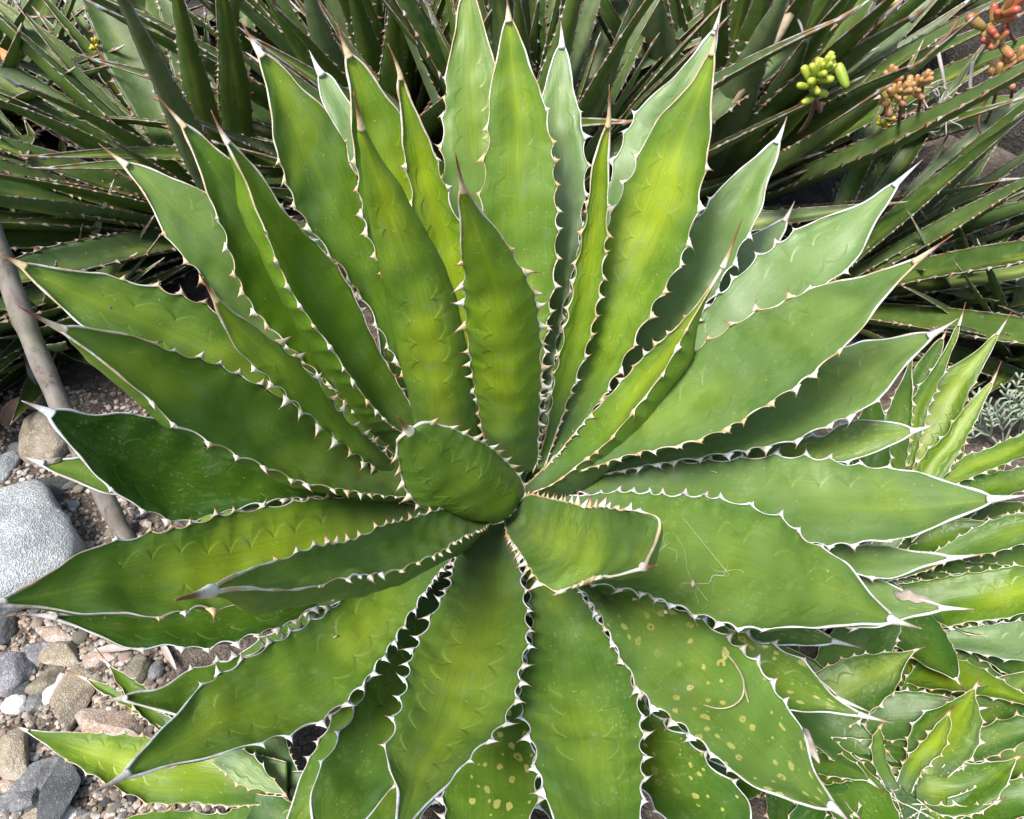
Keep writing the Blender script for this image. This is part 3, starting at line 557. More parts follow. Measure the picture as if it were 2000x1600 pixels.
for (x0, x1, y0, y1, n_, where) in zones:
    for _ in range(n_):
        px = rng.uniform(x0, x1); py = rng.uniform(y0, y1); s_ = rng.choice((9, 12, 15, 20, 26)) * rng.uniform(0.8, 1.2)
        p = ground_at(px, py); k = np.linalg.norm(p - CAM) / F; m_, lb = rng.choices(kinds, (5, 4, 2, 2, 2, 2))[0]
        o = bpy.data.objects.new('pebble', pm[rng.randrange(6), m_]); COL.link(o)
        r_ = s_ * k * 0.5; o.location = (p[0], p[1], p[2] + r_ * 0.25); o.scale = (r_, r_ * rng.uniform(.7, 1), r_ * rng.uniform(.5, .8)); o.rotation_euler = (rng.uniform(-.3, .3), rng.uniform(-.3, .3), rng.uniform(0, 6.3))
        lb = lb.replace('in the gravel', where); tag(o, lb, 'pebble', lb.replace('small', 'loose').replace('pebble', 'pebbles'))
def gravel():
    V = []; Fc = []
    for _ in range(8500):
        px = rng.uniform(-60, 480); py = rng.uniform(760, 1640)
        if px > 330 and py < 1450: continue
        p = ground_at(px, py); r_ = rng.uniform(0.001, 0.0046); base = ICO[1]; o = len(V)
        S = np.array([r_, r_ * rng.uniform(.6, 1), r_ * rng.uniform(.5, .9)]); a = rng.uniform(0, 6.3); ca, sa = math.cos(a), math.sin(a)
        Q = base[0] * (1 + nr.uniform(-.25, .25, (len(base[0]), 1))) * S; Q = np.stack([Q[:, 0] * ca - Q[:, 1] * sa, Q[:, 0] * sa + Q[:, 1] * ca, Q[:, 2]], 1) + [p[0], p[1], p[2] + r_ * .3]
        V.extend(Q); Fc.extend(tuple(o + q for q in f) for f in base[1])
    M = NT('gravel'); rp = M.n('ShaderNodeNewGeometry').outputs['Random Per Island']
    c = M.n('ShaderNodeValToRGB'); M.t.links.new(rp, c.inputs[0]); cr = c.color_ramp
    cr.elements[0].color = C4(.07, .055, .045); cr.elements[1].color = C4(.42, .40, .38)
    for ps, cc in ((.3, C4(.16, .13, .10)), (.55, C4(.26, .24, .22)), (.75, C4(.30, .22, .16))): el = cr.elements.new(ps); el.color = cc
    M.put(M.b.inputs['Base Color'], c.outputs[0]); M.b.inputs['Roughness'].default_value = .9; MAT['gravel'] = M.m
    o = mk('gravel', V, Fc, 'gravel', smooth=False); o['kind'] = 'stuff'; tag(o, 'fine mixed grit strewn over brown soil under the agave', 'gravel')
gravel()
V, Fc = rock_shape(31, 4, 0.7, 0.22)
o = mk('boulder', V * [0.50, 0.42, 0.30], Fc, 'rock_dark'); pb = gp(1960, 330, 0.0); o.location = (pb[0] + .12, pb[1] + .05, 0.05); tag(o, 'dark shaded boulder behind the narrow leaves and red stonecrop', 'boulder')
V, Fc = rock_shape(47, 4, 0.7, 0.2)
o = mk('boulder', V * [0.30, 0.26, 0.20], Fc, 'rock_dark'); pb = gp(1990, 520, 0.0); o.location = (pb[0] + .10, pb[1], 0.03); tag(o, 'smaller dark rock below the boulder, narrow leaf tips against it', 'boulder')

# ------------------------------------------------------------------ young agaves around the big one
def pup(px, py, z, label, leaves, **common):
    c = gp(px, py, z); e_ = empty('young_agave', (c[0], c[1], 0.0), label, 'agave')
    for i, kw in enumerate(leaves):
        k2 = dict(sp=.014, tooth=.62, mw=.45, nu=120, nv=11, Lt=.2, thick=.7, horn='horn'); k2.update(common); k2.update(kw)
        if c[0] > 0.2: p_ = k2.get('par', (.5, .6, 0, 0)); k2['par'] = (p_[0] * .7 - .15, p_[1] * .75, p_[2] + .1, p_[3])  # right-hand plants toned down: overshadowing put into the leaf colour
        leaf(e_, c + np.array([0, 0, 0.0]), key=int(px) + i, **k2)
pup(560, 1530, .05, 'small agave with one yellow-striped leaf lying over stones by the slate', [
 D_(tip=(22,1414), sb=(48,1425), e=14, A=[(560,1490),(450,1462),(360,1446),(280,1438),(200,1429),(115,1424)], B=[(560,1570),(450,1576),(380,1570),(300,1572),(260,1558),(190,1524),(130,1490),(75,1449)], cup=.2, par=(.75,.95,.05,.05)),
 D_(tip=(566,1566), sb=(557,1552), e=32, Lt=.1, A=[(425,1475),(460,1462),(488,1470),(525,1509),(548,1538)], B=[(415,1490),(440,1510),(462,1530),(490,1542),(530,1550)], cup=.1, face=.9, par=(.75,.4,0,.75)),
 D_(tip=(170,1630), sb=(200,1610), e=10, A=[(560,1560),(480,1570),(435,1588),(380,1583),(320,1582),(265,1590)], B=[(560,1680),(460,1700),(360,1680),(270,1650)], cup=.2, par=(.7,.7,.1,.0)),
 D_(tip=(700,1700), sb=(680,1690), e=15, A=[(500,1550),(560,1560),(620,1600),(660,1650)], B=[(480,1600),(530,1660),(600,1700),(650,1700)], par=(.15,.3,0,0)),
])
pup(400, 1440, .03, 'tiny agave with two thin pointed leaves poking out over stones', [
 D_(tip=(186,1264), sb=(213,1300), e=26, A=[(330,1440),(275,1400),(237,1352),(220,1325)], B=[(380,1410),(320,1365),(278,1338),(240,1312)], cup=.35, par=(.45,.3,0,0)),
 D_(tip=(108,1300), sb=(168,1326), e=12, A=[(350,1410),(285,1378),(240,1353),(200,1332)], B=[(330,1430),(260,1390),(215,1364),(185,1346)], cup=.35, par=(.55,.5,0,0)),
])
E_ = D_
pup(1690, 1090, .06, 'young agave with long bright green leaves fanning out beside the boulder side', [
 D_(tip=(1886,590), sb=(1875,630), e=50, Lt=.32, A=[(1700,1070),(1745,930),(1766,800),(1790,760),(1820,720),(1848,672),(1864,640)], B=[(1725,1075),(1780,930),(1815,800),(1840,740),(1860,692),(1874,652)], cup=.25, par=(.55,.5,0,0)),
 D_(tip=(1852,636), sb=(1843,658), e=48, Lt=.3, A=[(1690,1070),(1725,930),(1750,800),(1770,740),(1800,692),(1828,664)], B=[(1715,1075),(1770,930),(1800,800),(1828,740),(1844,690)], cup=.2, par=(.15,.2,0,0)),
 D_(tip=(1978,605), sb=(1952,648), e=40, Lt=.32, A=[(1680,1080),(1725,960),(1752,880),(1762,815),(1800,760),(1838,725),(1880,700),(1912,675),(1938,655)], B=[(1725,1090),(1795,960),(1845,872),(1870,830),(1892,780),(1912,740),(1932,706),(1946,672)], cup=.2, par=(.3,1.0,0,0)),
 D_(tip=(1956,705), sb=(1940,744), e=42, Lt=.3, A=[(1700,1085),(1765,960),(1800,890),(1840,855),(1865,815),(1886,790),(1906,768),(1924,752)], B=[(1735,1095),(1825,965),(1882,872),(1905,830),(1925,790),(1938,760)], cup=-.2, par=(.9,.9,0,0)),
 D_(tip=(1700,700), sb=(1706,740), e=58, Lt=.28, A=[(1670,1060),(1660,960),(1665,860),(1685,790)], B=[(1700,1060),(1730,960),(1740,860),(1725,790)], cup=.2, par=(.1,.3,0,0)),
 D_(tip=(1790,650), sb=(1782,690), e=54, Lt=.3, A=[(1680,1060),(1695,950),(1715,850),(1750,760)], B=[(1720,1060),(1760,950),(1780,850),(1785,760)], cup=.2, par=(.2,.3,0,0)),
 D_(tip=(2130,790), sb=(2100,802), e=26, Lt=.32, A=[(1780,1000),(1840,930),(1885,890),(1915,880),(1950,864),(2000,843),(2060,815)], B=[(1800,1020),(1850,955),(1885,938),(1930,920),(2000,893),(2060,850)], cup=.25, par=(.8,.9,0,0)),
 D_(tip=(2140,880), sb=(2110,890), e=20, Lt=.32, A=[(1780,1020),(1860,945),(1930,925),(2000,908),(2080,892)], B=[(1780,1060),(1850,1000),(1920,985),(2000,958),(2080,915)], cup=.2, par=(.35,.4,.1,0)),
 D_(tip=(2140,1010), sb=(2100,1020), e=20, Lt=.32, A=[(1720,1120),(1780,1100),(1832,1073),(1881,1042),(1940,1012),(2000,1000),(2060,1005)], B=[(1720,1140),(1800,1118),(1860,1094),(1947,1080),(1990,1068),(2055,1046)], cup=.25, par=(.65,.6,0,.1)),
 D_(tip=(2170,1125), sb=(2130,1135), e=18, Lt=.32, A=[(1680,1150),(1770,1138),(1860,1125),(1940,1112),(2000,1100),(2075,1106)], B=[(1690,1210),(1780,1240),(1853,1226),(1902,1217),(2000,1201),(2075,1172)], cup=.2, par=(.8,1.0,.05,0)),
 D_(tip=(2180,1250), sb=(2140,1250), e=15, Lt=.32, A=[(1700,1230),(1800,1232),(1880,1225),(2000,1211),(2085,1225)], B=[(1710,1255),(1780,1265),(1850,1268),(1920,1280),(2000,1292),(2080,1280)], cup=.2, par=(.6,.3,0,.8), horn='horn_grey'),
 D_(tip=(2130,1415), sb=(2090,1400), e=12, Lt=.3, A=[(1650,1200),(1745,1237),(1800,1255),(1870,1285),(1930,1312),(2000,1352),(2050,1378)], B=[(1650,1260),(1720,1310),(1800,1345),(1880,1355),(1950,1366),(1996,1376),(2045,1390)], cup=.25, par=(.5,.9,.05,0)),
])
pup(1560, 1420, .04, 'young agave tucked under the spotted leaf with one wide bright-striped leaf', [
 D_(tip=(1808,1263), sb=(1787,1270), e=35, A=[(1560,1370),(1590,1315),(1620,1298),(1667,1280),(1737,1270)], B=[(1600,1440),(1660,1420),(1702,1392),(1730,1368),(1756,1344),(1766,1312)], cup=.2, face=.7, par=(.25,1.0,.05,0)),
 D_(tip=(1732,1552), sb=(1699,1526), e=25, A=[(1540,1450),(1608,1470),(1650,1477),(1684,1500)], B=[(1540,1500),(1590,1512),(1625,1520),(1666,1526)], cup=-.2, par=(.45,.4,0,.12)),
 D_(tip=(1690,1610), sb=(1670,1590), e=12, A=[(1540,1500),(1600,1520),(1640,1550)], B=[(1540,1560),(1590,1590),(1640,1600)], par=(.5,.4,0,0)),
 D_(tip=(1745,1350), sb=(1730,1360), e=20, A=[(1560,1440),(1640,1400),(1690,1370)], B=[(1580,1480),(1660,1440),(1715,1385)], par=(.3,.4,0,0)),
])
pup(1780, 1540, .05, 'young agave with crowded upright leaves and cream teeth on dark soil', [
 D_(tip=(1914,1318), sb=(1904,1344), e=45, A=[(1770,1510),(1770,1460),(1779,1422),(1800,1394),(1846,1372),(1888,1350)], B=[(1850,1520),(1885,1490),(1904,1475),(1917,1442),(1920,1407),(1912,1368)], cup=.25, face=.6, par=(.25,.9,0,0)),
 D_(tip=(1867,1376), sb=(1852,1394), e=60, A=[(1750,1530),(1769,1482),(1804,1442),(1836,1404)], B=[(1780,1550),(1800,1510),(1846,1462),(1860,1415)], cup=.25, par=(.5,.9,0,0)),
 D_(tip=(2010,1472), sb=(1985,1480), e=30, A=[(1790,1530),(1800,1500),(1820,1491),(1860,1489),(1895,1489),(1950,1483)], B=[(1790,1560),(1830,1590),(1890,1595),(1940,1570),(1965,1540),(1982,1505)], cup=.3, face=.6, par=(.45,.9,0,0)),
 D_(tip=(1966,1557), sb=(1945,1568), e=22, A=[(1780,1570),(1830,1572),(1890,1570)], B=[(1780,1600),(1840,1605),(1900,1595)], cup=.3, par=(.9,.8,0,0)),
 D_(tip=(2120,1390), sb=(2085,1400), e=20, Lt=.25, A=[(1840,1500),(1890,1440),(1940,1408),(2000,1396),(2050,1395)], B=[(1850,1510),(1910,1490),(1960,1470),(2010,1450),(2060,1420)], cup=.2, par=(.25,.5,0,.05)),
 D_(tip=(2120,1560), sb=(2090,1560), e=15, Lt=.25, A=[(1850,1560),(1930,1530),(2000,1520),(2060,1535)], B=[(1850,1610),(1930,1610),(2000,1600),(2060,1585)], cup=.2, par=(.6,.7,0,0)),
 D_(tip=(1735,1400), sb=(1718,1420), e=45, A=[(1730,1540),(1705,1490),(1703,1440)], B=[(1760,1540),(1735,1490),(1728,1440)], cup=-.3, par=(.45,.4,0,.1)),
 D_(tip=(1650,1660), sb=(1660,1640), e=8, A=[(1760,1540),(1700,1560),(1660,1600)], B=[(1780,1600),(1740,1640),(1690,1660)], par=(.2,.4,0,0)),
])

M = NT('straw'); geo = M.n('ShaderNodeTexCoord').outputs['Object']; a1 = M.noise(geo, 120.0, 3.0)
M.put(M.b.inputs['Base Color'], M.mix(a1, C4(.22, .16, .09), C4(.48, .42, .30))); M.b.inputs['Roughness'].default_value = .8; MAT['straw'] = M.m
M = NT('dead_grey'); geo = M.n('ShaderNodeTexCoord').outputs['Object']; a1 = M.noise(geo, 90.0, 4.0)
M.put(M.b.inputs['Base Color'], M.mix(a1, C4(.20, .17, .15), C4(.46, .43, .40))); M.b.inputs['Roughness'].default_value = .85; MAT['dead_grey'] = M.m
# ------------------------------------------------------------------ narrow-leaved agaves crowding behind
def narrow(seed, width, bend, twist, par, gutter, dead=False):
    r = random.Random(seed); nu, nv = 46, 7; u = np.linspace(0, 1, nu)
    prof = (0.55 + 0.45 * np.sin(np.pi * np.clip(u * 0.9 + 0.08, 0, 1))) * np.clip((1 - u) / 0.45, 0, 1) ** 0.75
    hw = 0.5 * width * prof + 0.0015
    cen = np.stack([u, 0.03 * math.sin(seed) * np.sin(u * 3.1), bend * 4 * u * (1 - u)], 1)
    a = twist * u; d = np.stack([0 * u, np.cos(a), np.sin(a)], 1); n_ = np.stack([0 * u, -np.sin(a), np.cos(a)], 1)
    s_ = u; sc_ = 0.004 * np.abs(np.sin(u * 60)) * (u < .8)
    A3 = cen + d * (hw - sc_)[:, None]; B3 = cen - d * (hw - sc_)[:, None]
    bl = blade_mesh('leaf', A3, B3, n_, u, u * 26, gutter, 0.014 * (1 - u) + 0.004, par, None, 'back', nv)
    ac = Acc()
    for S3, sg in ((A3, 1), (B3, -1)):
        ac.tube(S3, 0.0014 + 0.002 * np.clip((u - .8) / .2, 0, 1), 4, 0.05)
        x = 0.1
        while x < 0.8:
            j = int(x * (nu - 1)); ac.cone(S3[j], d[j] * sg, np.array([1., 0, 0]), 0.014 * r.uniform(.7, 1.3), 0.0038, r.choice((-.4, .3, .5)), 4, 3)
            x += r.uniform(0.025, 0.05)
    if dead: bl.data.materials[0] = MAT['straw']
    mg = ac.build('toothed_margin', 'horn_back', None)
    s2 = Acc(); f = np.linspace(0, 1, 6); tp = np.stack([0.985 + 0.055 * f, 0.03 * math.sin(seed) * np.sin(3.05) * np.ones(6), 0 * f], 1)
    s2.tube(tp, 0.006 * (1 - f) ** .8 + 0.0005, 5, np.clip(f * .6, 0, 1)); sp_ = s2.build('end_spine', 'horn_back2' if seed % 2 else 'horn_back', None)
    out = (bl.data, mg.data, sp_.data)
    for q in (bl, mg, sp_): bpy.data.objects.remove(q)
    return out
MAT['horn_back2'] = horn_material('pale_spine', (0.46, 0.46, 0.46), (0.36, 0.30, 0.24), (0.30, 0.18, 0.12))
VAR = []
for i in range(14):
    r = random.Random(90 + i)
    VAR.append(narrow(i, r.uniform(0.085, 0.130), r.uniform(-0.04, 0.08), r.uniform(-.5, .5), (r.uniform(0.1, .9), r.choice((.25, .5, .9)), 0, r.choice((0, 0, .15, .5))), r.uniform(.12, .4)))
for i in (14, 15): VAR.append(narrow(i, 0.035, 0.10 - .2 * (i % 2), 1.6, (.5, .5, 0, 0), .5, True))
def place_leaf(plant, base, tip, k, wscale=1.0, roll=0.0):
    ch = np.asarray(tip) - base; L = np.linalg.norm(ch); t = ch / L
    d = np.cross([0, 0, 1.], t); d = nrm(d) if np.linalg.norm(d) > 1e-3 else np.array([0, 1., 0]); n_ = np.cross(t, d)
    c, s_ = math.cos(roll), math.sin(roll); d, n_ = d * c + n_ * s_, n_ * c - d * s_
    Mx = Matrix(((t[0] * L, d[0] * L * wscale, n_[0] * L, 0), (t[1] * L, d[1] * L * wscale, n_[1] * L, 0), (t[2] * L, d[2] * L * wscale, n_[2] * L, 0), (0, 0, 0, 1)))
    Mx.translation = Vector((base - np.asarray(plant.location)).tolist())
    root = None
    for nm, me in zip(('leaf', 'toothed_margin', 'end_spine'), VAR[k]):
        o = bpy.data.objects.new(nm, me); COL.link(o)
        if root is None: o.parent = plant; o.matrix_parent_inverse = Matrix(); o.matrix_local = Mx; root = o
        else: o.parent = root
def tip_at(base, px, py, e, Lt):
    dt = pdir(px, py); ts = np.linspace(0.3, 4.0, 1800); Q = CAM + ts[:, None] * dt - base
    el = np.degrees(np.arctan2(Q[:, 2], np.hypot(Q[:, 0], Q[:, 1]))) - e; Ls = np.linalg.norm(Q, axis=1)
    ix = np.where(np.sign(el[1:]) != np.sign(el[:-1]))[0]
    b_ = ix[np.argmin(np.abs(Ls[ix] - Lt))] if len(ix) else int(np.argmin(np.abs(el) / 30 + np.abs(Ls - Lt)))
    return CAM + ts[b_] * dt
def narrow_agave(cx, cy, label, n, tips=(), L0=0.5, seed=0, keep=lambda p: True, emax=84, emin=-2, fan=0.0):
    r = random.Random(seed); z = gz(cx, cy); base = np.array([cx, cy, z + 0.04])
    pl = empty('narrow_agave', (cx, cy, z), label, 'agave', None); cnt = 0
    for (px, py, e, wm) in tips:
        T = tip_at(base, px, py, e, L0); L = np.linalg.norm(T - base); k = r.randrange(14)
        place_leaf(pl, base + r.uniform(-.015, .015), T, k, 1.3 * wm / (0.107 * L), r.uniform(-.35, .35)); cnt += 1
    for i in range(n):
        az = i * 2.39996 + seed; f = (i + 0.5) / n; e = R(emax - (emax - emin) * f ** 0.85 + r.uniform(-6, 6)); L = L0 * r.uniform(0.75, 1.12) * (0.8 + 0.2 * math.sin(math.pi * f))
        T = base + L * np.array([math.cos(az) * math.cos(e), math.sin(az) * math.cos(e), math.sin(e)])
        if T[2] < gz(T[0], T[1]): T[2] = gz(T[0], T[1]) + .02
        if not keep(T): continue
        pb_, pt_ = proj(base), proj(T); dv_ = pt_ - pb_; ov_ = pt_ - np.array([1000., 700.])
        if fan and dv_ @ ov_ < fan * np.linalg.norm(dv_) * np.linalg.norm(ov_): continue
        rad = 0.03 * f
        place_leaf(pl, base + np.array([math.cos(az) * rad, math.sin(az) * rad, -0.02 * f]), T, (r.randrange(14) if r.random() > .015 else 14 + i % 2), r.uniform(.75, 1.2), r.uniform(-.5, .5)); cnt += 1
    return cnt
def clear(T, small=False):
    if small: return np.hypot(T[0], T[1]) > 0.5 and np.linalg.norm(T - CAM) > .7
    # nothing of the back row may reach into the big rosette
    return not (T[1] < 0.40 and -0.62 < T[0] < 0.62) and T[1] > -0.02 and np.linalg.norm(T - CAM) > 0.75 and not (np.hypot(T[0], T[1]) < 0.5 and T[2] < .6)
G = [
 (0.02, 0.66, 'narrow-leaved agave rising upright straight behind the big rosette', 100, [(820,-8,80,.035),(745,-60,72,.05),(700,-60,66,.05),(1053,-5,84,.03),(1105,-80,80,.035),(1140,-70,78,.035),(1167,80,72,.03),(1260,-60,66,.04),(1276,82,64,.025),(1010,-90,82,.04),(860,-90,78,.04)], .58, 1),
 (-0.46, 0.70, 'narrow-leaved agave with leaves sweeping flat across above the grey cane', 190, [(128,2,30,.035),(205,-70,45,.036),(330,-90,56,.036),(2,158,17,.045),(15,245,12,.05),(-20,100,24,.05),(100,82,26,.05),(142,326,8,.03),(55,358,7,.03),(-20,375,4,.04),(108,428,4,.035),(48,452,2,.04),(90,490,0,.03),(245,226,24,.03),(470,-90,66,.036),(160,193,18,.03),(-30,300,10,.05),(420,-80,60,.036)], .62, 2),
 (-1.00, 1.00, 'narrow-leaved agave with steep crossing leaves beside the orange petal', 130, [(0,20,55,.03),(40,0,60,.03),(-30,60,50,.03),(10,190,35,.03),(60,140,45,.025),(0,270,25,.03)], .55, 3),
 (-0.70, 0.40, 'low narrow-leaved agave spreading dark leaves behind the thin grey cane', 130, [(0,620,10,.03),(20,560,15,.03),(110,560,20,.03),(200,480,26,.03),(60,640,6,.03),(120,690,4,.03),(230,600,20,.03),(150,520,18,.03),(40,520,12,.035),(300,560,40,.03),(260,500,30,.03)], .40, 4),
 (0.36, 0.80, 'narrow-leaved agave with leaves slanting past the yellow-green stonecrop', 90, [(1578,72,48,.05),(1742,22,45,.03),(1790,28,42,.03),(1838,50,22,.035),(1892,2,38,.045),(1995,28,30,.045),(1975,100,24,.05),(2070,180,16,.05),(1818,285,18,.04),(1786,220,30,.03),(1722,176,36,.025),(1655,316,16,.03),(1500,-60,64,.05),(1600,-60,56,.055),(1680,-40,50,.05),(1770,-30,44,.05),(1420,-50,70,.04),(1760,300,20,.02)], .60, 5),
 (0.46, 0.52, 'low narrow-leaved agave pointing leaves at the smaller dark rock', 75, [(1825,346,30,.04),(1996,326,20,.035),(1942,432,14,.045),(2020,375,14,.045),(1905,522,6,.03),(1935,540,5,.025),(2020,548,6,.035),(1868,560,8,.03),(1960,618,4,.03),(2060,470,9,.045),(2040,640,2,.03),(1830,470,14,.03),(1750,500,12,.03),(2060,420,11,.04)], .50, 6),
 (-0.40, 1.25, 'narrow-leaved agave farther back behind the flat sweeping leaves', 90, [], .6, 7),
 (0.20, 1.30, 'narrow-leaved agave farther back in shade behind the upright one', 90, [], .6, 8),
 (0.85, 1.35, 'narrow-leaved agave farther back next to the dark boulder', 90, [], .5, 9),
 (-1.35, 0.72, 'narrow-leaved agave at the far edge of the bed behind the canes', 40, [], .5, 10),
 (-0.62, 0.55, 'narrow-leaved agave with low pale blades between the cane and the flat sweeping leaves', 150, [(60,300,20,.03),(20,420,12,.03),(150,380,18,.03),(0,500,6,.03),(220,340,26,.03),(120,260,30,.03)], .45, 12),
 (0.88, 0.40, 'low narrow-leaved agave at the foot of the smaller dark rock', 18, [(1960,600,16,.03),(2020,600,10,.03),(1990,560,18,.03)], .34, 13),
 (-0.20, 0.86, 'narrow-leaved agave filling the gap behind the upright and the flat sweeping ones', 90, [(760,-40,74,.05),(790,-60,78,.05),(640,-60,64,.05),(590,-60,60,.05)], .55, 18),
 (-0.95, 1.65, 'narrow-leaved agave at the very back of the bed in deep shade', 40, [], .6, 11),
]
for px_, py_, lb_, n_, s_ in ((1800, 640, 'small narrow-leaved agave wedged between the big rosette and the young agave', 70, 14), (1720, 560, 'small dark narrow-leaved agave under the pale right-hand leaves', 50, 15), (120, 690, 'small narrow-leaved agave at the back of the two grey canes', 60, 16), (1960, 720, 'small narrow-leaved agave around the feathery herb', 40, 17)):
    q_ = gp(px_, py_, .0); G.append((q_[0], q_[1], lb_, n_, [], .24, s_))
for (cx, cy, lb, n, tips, L0, sd_) in G:
    narrow_agave(cx, cy, lb, n, tips, L0, sd_, fan=(0.0 if sd_ in (3, 16, 17, 18) else .78), emax=(46 if sd_ in (2, 12, 3, 10) else 58 if sd_ in (4, 6, 13) else 64 if 13 < sd_ < 18 else 84), keep=(lambda T: clear(T, True)) if 13 < sd_ < 18 else (lambda T: clear(T) and not (T[0] > .85 and T[1] > .55 and T[1] < 1.1)))

# more small leaves inside the young agaves
for pl in [o for o in sc.objects if o.name.startswith('young_agave')]:
    r = random.Random(len(pl['label'])); c = np.array([pl.location.x, pl.location.y, 0.045])
    small = pl.location.x > 0.2
    n_ = 13 if small else (0 if 'tiny' in pl['label'] else 3)
    for i in range(n_):
        az = i * 137.5 + r.uniform(-20, 20)
        autoleaf(pl, c, az, 16 - 22 * i / n_, r.uniform(.13, .19), r.uniform(.042, .060), 400 + i + int(1000 * abs(pl.location.x)), par=(r.uniform(-.3, .3), .3, 0, r.choice((0, 0, .15))), sp=.014, tooth=.55, mw=.4, nu=90, nv=9, thick=.6, cup=.25)  # dark filler tones: shadow among these plants painted as leaf colour

for pl in [o for o in sc.objects if o.name.startswith('young_agave') and 'fanning' in o['label']]:
    c = np.array([pl.location.x, pl.location.y, 0.04])
    for i, az in enumerate(range(-75, 70, 11)):
        autoleaf(pl, c, az, (i * 5) % 9 - 3, .27 + .02 * (i % 3), .058, 700 + i, par=(.05 * (i % 4) - .2, .4, .1, .08 * (i % 3)), sp=.015, tooth=.6, mw=.55, nu=100, nv=9, thick=.6, cup=.25)

# ------------------------------------------------------------------ dry flower canes
M = NT('cane'); geo = M.n('ShaderNodeTexCoord').outputs['Object']
sv = M.scale(geo, (60, 60, 5)); a1 = M.noise(sv, 1.0, 4.0, .6); a2 = M.noise(geo, 9.0, 2.0)
c = M.mix(M.ss(a1, .3, .7), C4(.10, .085, .072), C4(.21, .185, .16)); c = M.mix(M.math('MULTIPLY', M.ss(a2, .45, .7), .6), c, C4(.13, .15, .07)); c = M.mix(M.ss(M.noise(geo, 70.0, 4.0, .7), .55, .68, 0.0, .8), c, C4(.05, .04, .03))
M.put(M.b.inputs['Base Color'], c); M.b.inputs['Roughness'].default_value = .6; M.put(M.b.inputs['Normal'], M.bump(a1, .4, .002)); MAT['cane'] = M.m
def cane(p0, p1, r0, r1, sag, label):
    f = np.linspace(0, 1, 40); p0 = np.asarray(p0); p1 = np.asarray(p1)
    Pc = p0 + (p1 - p0) * f[:, None] + np.array(sag) * (np.sin(np.pi * f))[:, None]
    ac = Acc(); rd = r0 + (r1 - r0) * f + 0.0005 * np.sin(f * 50) + 0.0012 * np.exp(-((f * 7 % 1 - .5) / .05) ** 2)
    ac.tube(Pc - p0, rd, 14, 0.0); o = ac.build('cane', 'cane', None); o.location = p0.tolist(); return tag(o, label, 'stalk')
b0 = ground_at(262, 1085); cane(b0 - [0, 0, .02], at(-60, 330, 1.0), .0098, .0118, (-.012, 0, .0), 'thick smooth grey dry flower cane leaning out of the soil past leaf tips')
b1 = ground_at(82, 815); cane(b1 - [0, 0, .02], at(-20, 420, 1.25), .0065, .0065, (0, 0, 0), 'thinner dry brownish cane standing behind the thick grey one')

# ------------------------------------------------------------------ stonecrop with bean-shaped leaves
def bean_mat(name, c0, c1):
    M = NT(name); hp = M.sep(M.attr('hp').outputs['Vector']); geo = M.n('ShaderNodeTexCoord').outputs['Object']
    rp = M.n('ShaderNodeObjectInfo').outputs['Random']
    f = M.math('ADD', hp[0], M.math('MULTIPLY_ADD', rp, .5, -.25))
    c = M.mix(M.ss(f, .25, .95), C4(*c0), C4(*c1)); c = M.mix(M.math('MULTIPLY', M.noise(geo, 3.0, 2.0), .25), c, C4(*[q * .5 for q in c0]))
    M.put(M.b.inputs['Base Color'], c); M.b.inputs['Roughness'].default_value = .42; M.b.inputs['Subsurface Weight'].default_value = .25; M.b.inputs['Subsurface Scale'].default_value = .006
    MAT[name] = M.m
bean_mat('bean_lime', (.22, .33, .03), (.33, .37, .04)); bean_mat('bean_orange', (.30, .28, .08), (.42, .19, .09)); bean_mat('bean_red', (.34, .24, .08), (.36, .075, .045)); bean_mat('bean_yellow', (.35, .33, .03), (.60, .45, .04))
M = NT('brown_stem'); M.b.inputs['Base Color'].default_value = C4(.16, .075, .045); M.b.inputs['Roughness'].default_value = .8; MAT['brown_stem'] = M.m
def bean_mesh(mat):
    n, sd_ = 9, 9; f = np.linspace(0, 1, n); ac = Acc()
    rad = .22 * np.sqrt(np.clip(np.sin(np.pi * np.clip(f, .0, 1)), 0, 1)) * (.75 + .35 * f); rad[0] = .05; rad[-1] = .03
    x = .5 - .5 * np.cos(np.pi * f)
    ac.tube(np.stack([x, 0 * x, .08 * x * x], 1), .22 * np.sin(np.pi * np.clip(f * .93 + .05, 0, 1)) ** .6 * (.8 + .3 * x) * np.where(f > .99, .35, 1), sd_, x)
    o = ac.build('leaf', mat, None); me = o.data; bpy.data.objects.remove(o); return me
BEAN = {k: bean_mesh(k) for k in ('bean_lime', 'bean_orange', 'bean_red', 'bean_yellow')}
def stonecrop(px, py, t, mat, n, size, axis, label, stem_to=None, spread=1.0, seed=0):
    r = random.Random(seed + int(px)); p = at(px, py, t); ax = nrm(np.array(axis, float)); root = p - ax * size * 1.6
    pl = empty('stonecrop', root.tolist(), label, 'succulent')
    q = Vector(ax.tolist()).to_track_quat('Z', 'Y')
    for i in range(n):
        f = i / max(1, n - 1); tilt = R(12 + 72 * f) * spread; az = i * 2.39996
        d = q @ Vector((math.sin(tilt) * math.cos(az), math.sin(tilt) * math.sin(az), math.cos(tilt)))
        o = bpy.data.objects.new('leaf', BEAN[mat]); COL.link(o); o.parent = pl
        L = size * r.uniform(.75, 1.1) * (.75 + .25 * f)
        o.rotation_mode = 'QUATERNION'; o.rotation_quaternion = d.to_track_quat('X', 'Z'); o.scale = (L, L * r.uniform(.85, 1.1), L)
        o.location = Vector((ax * size * (1.6 - 1.35 * f)).tolist())
    end = np.array(stem_to) if stem_to is not None else root - ax * .05
    f = np.linspace(0, 1, 10)[:, None]; cv = (1 - f) * (ax * size * 1.5) + f * (end - root) + np.sin(np.pi * f) * np.array([.004, 0, -.012])
    ac = Acc(); ac.tube(cv, .0022, 6, 0.0); ac.build('stem', 'brown_stem', pl)
bk = ground_at
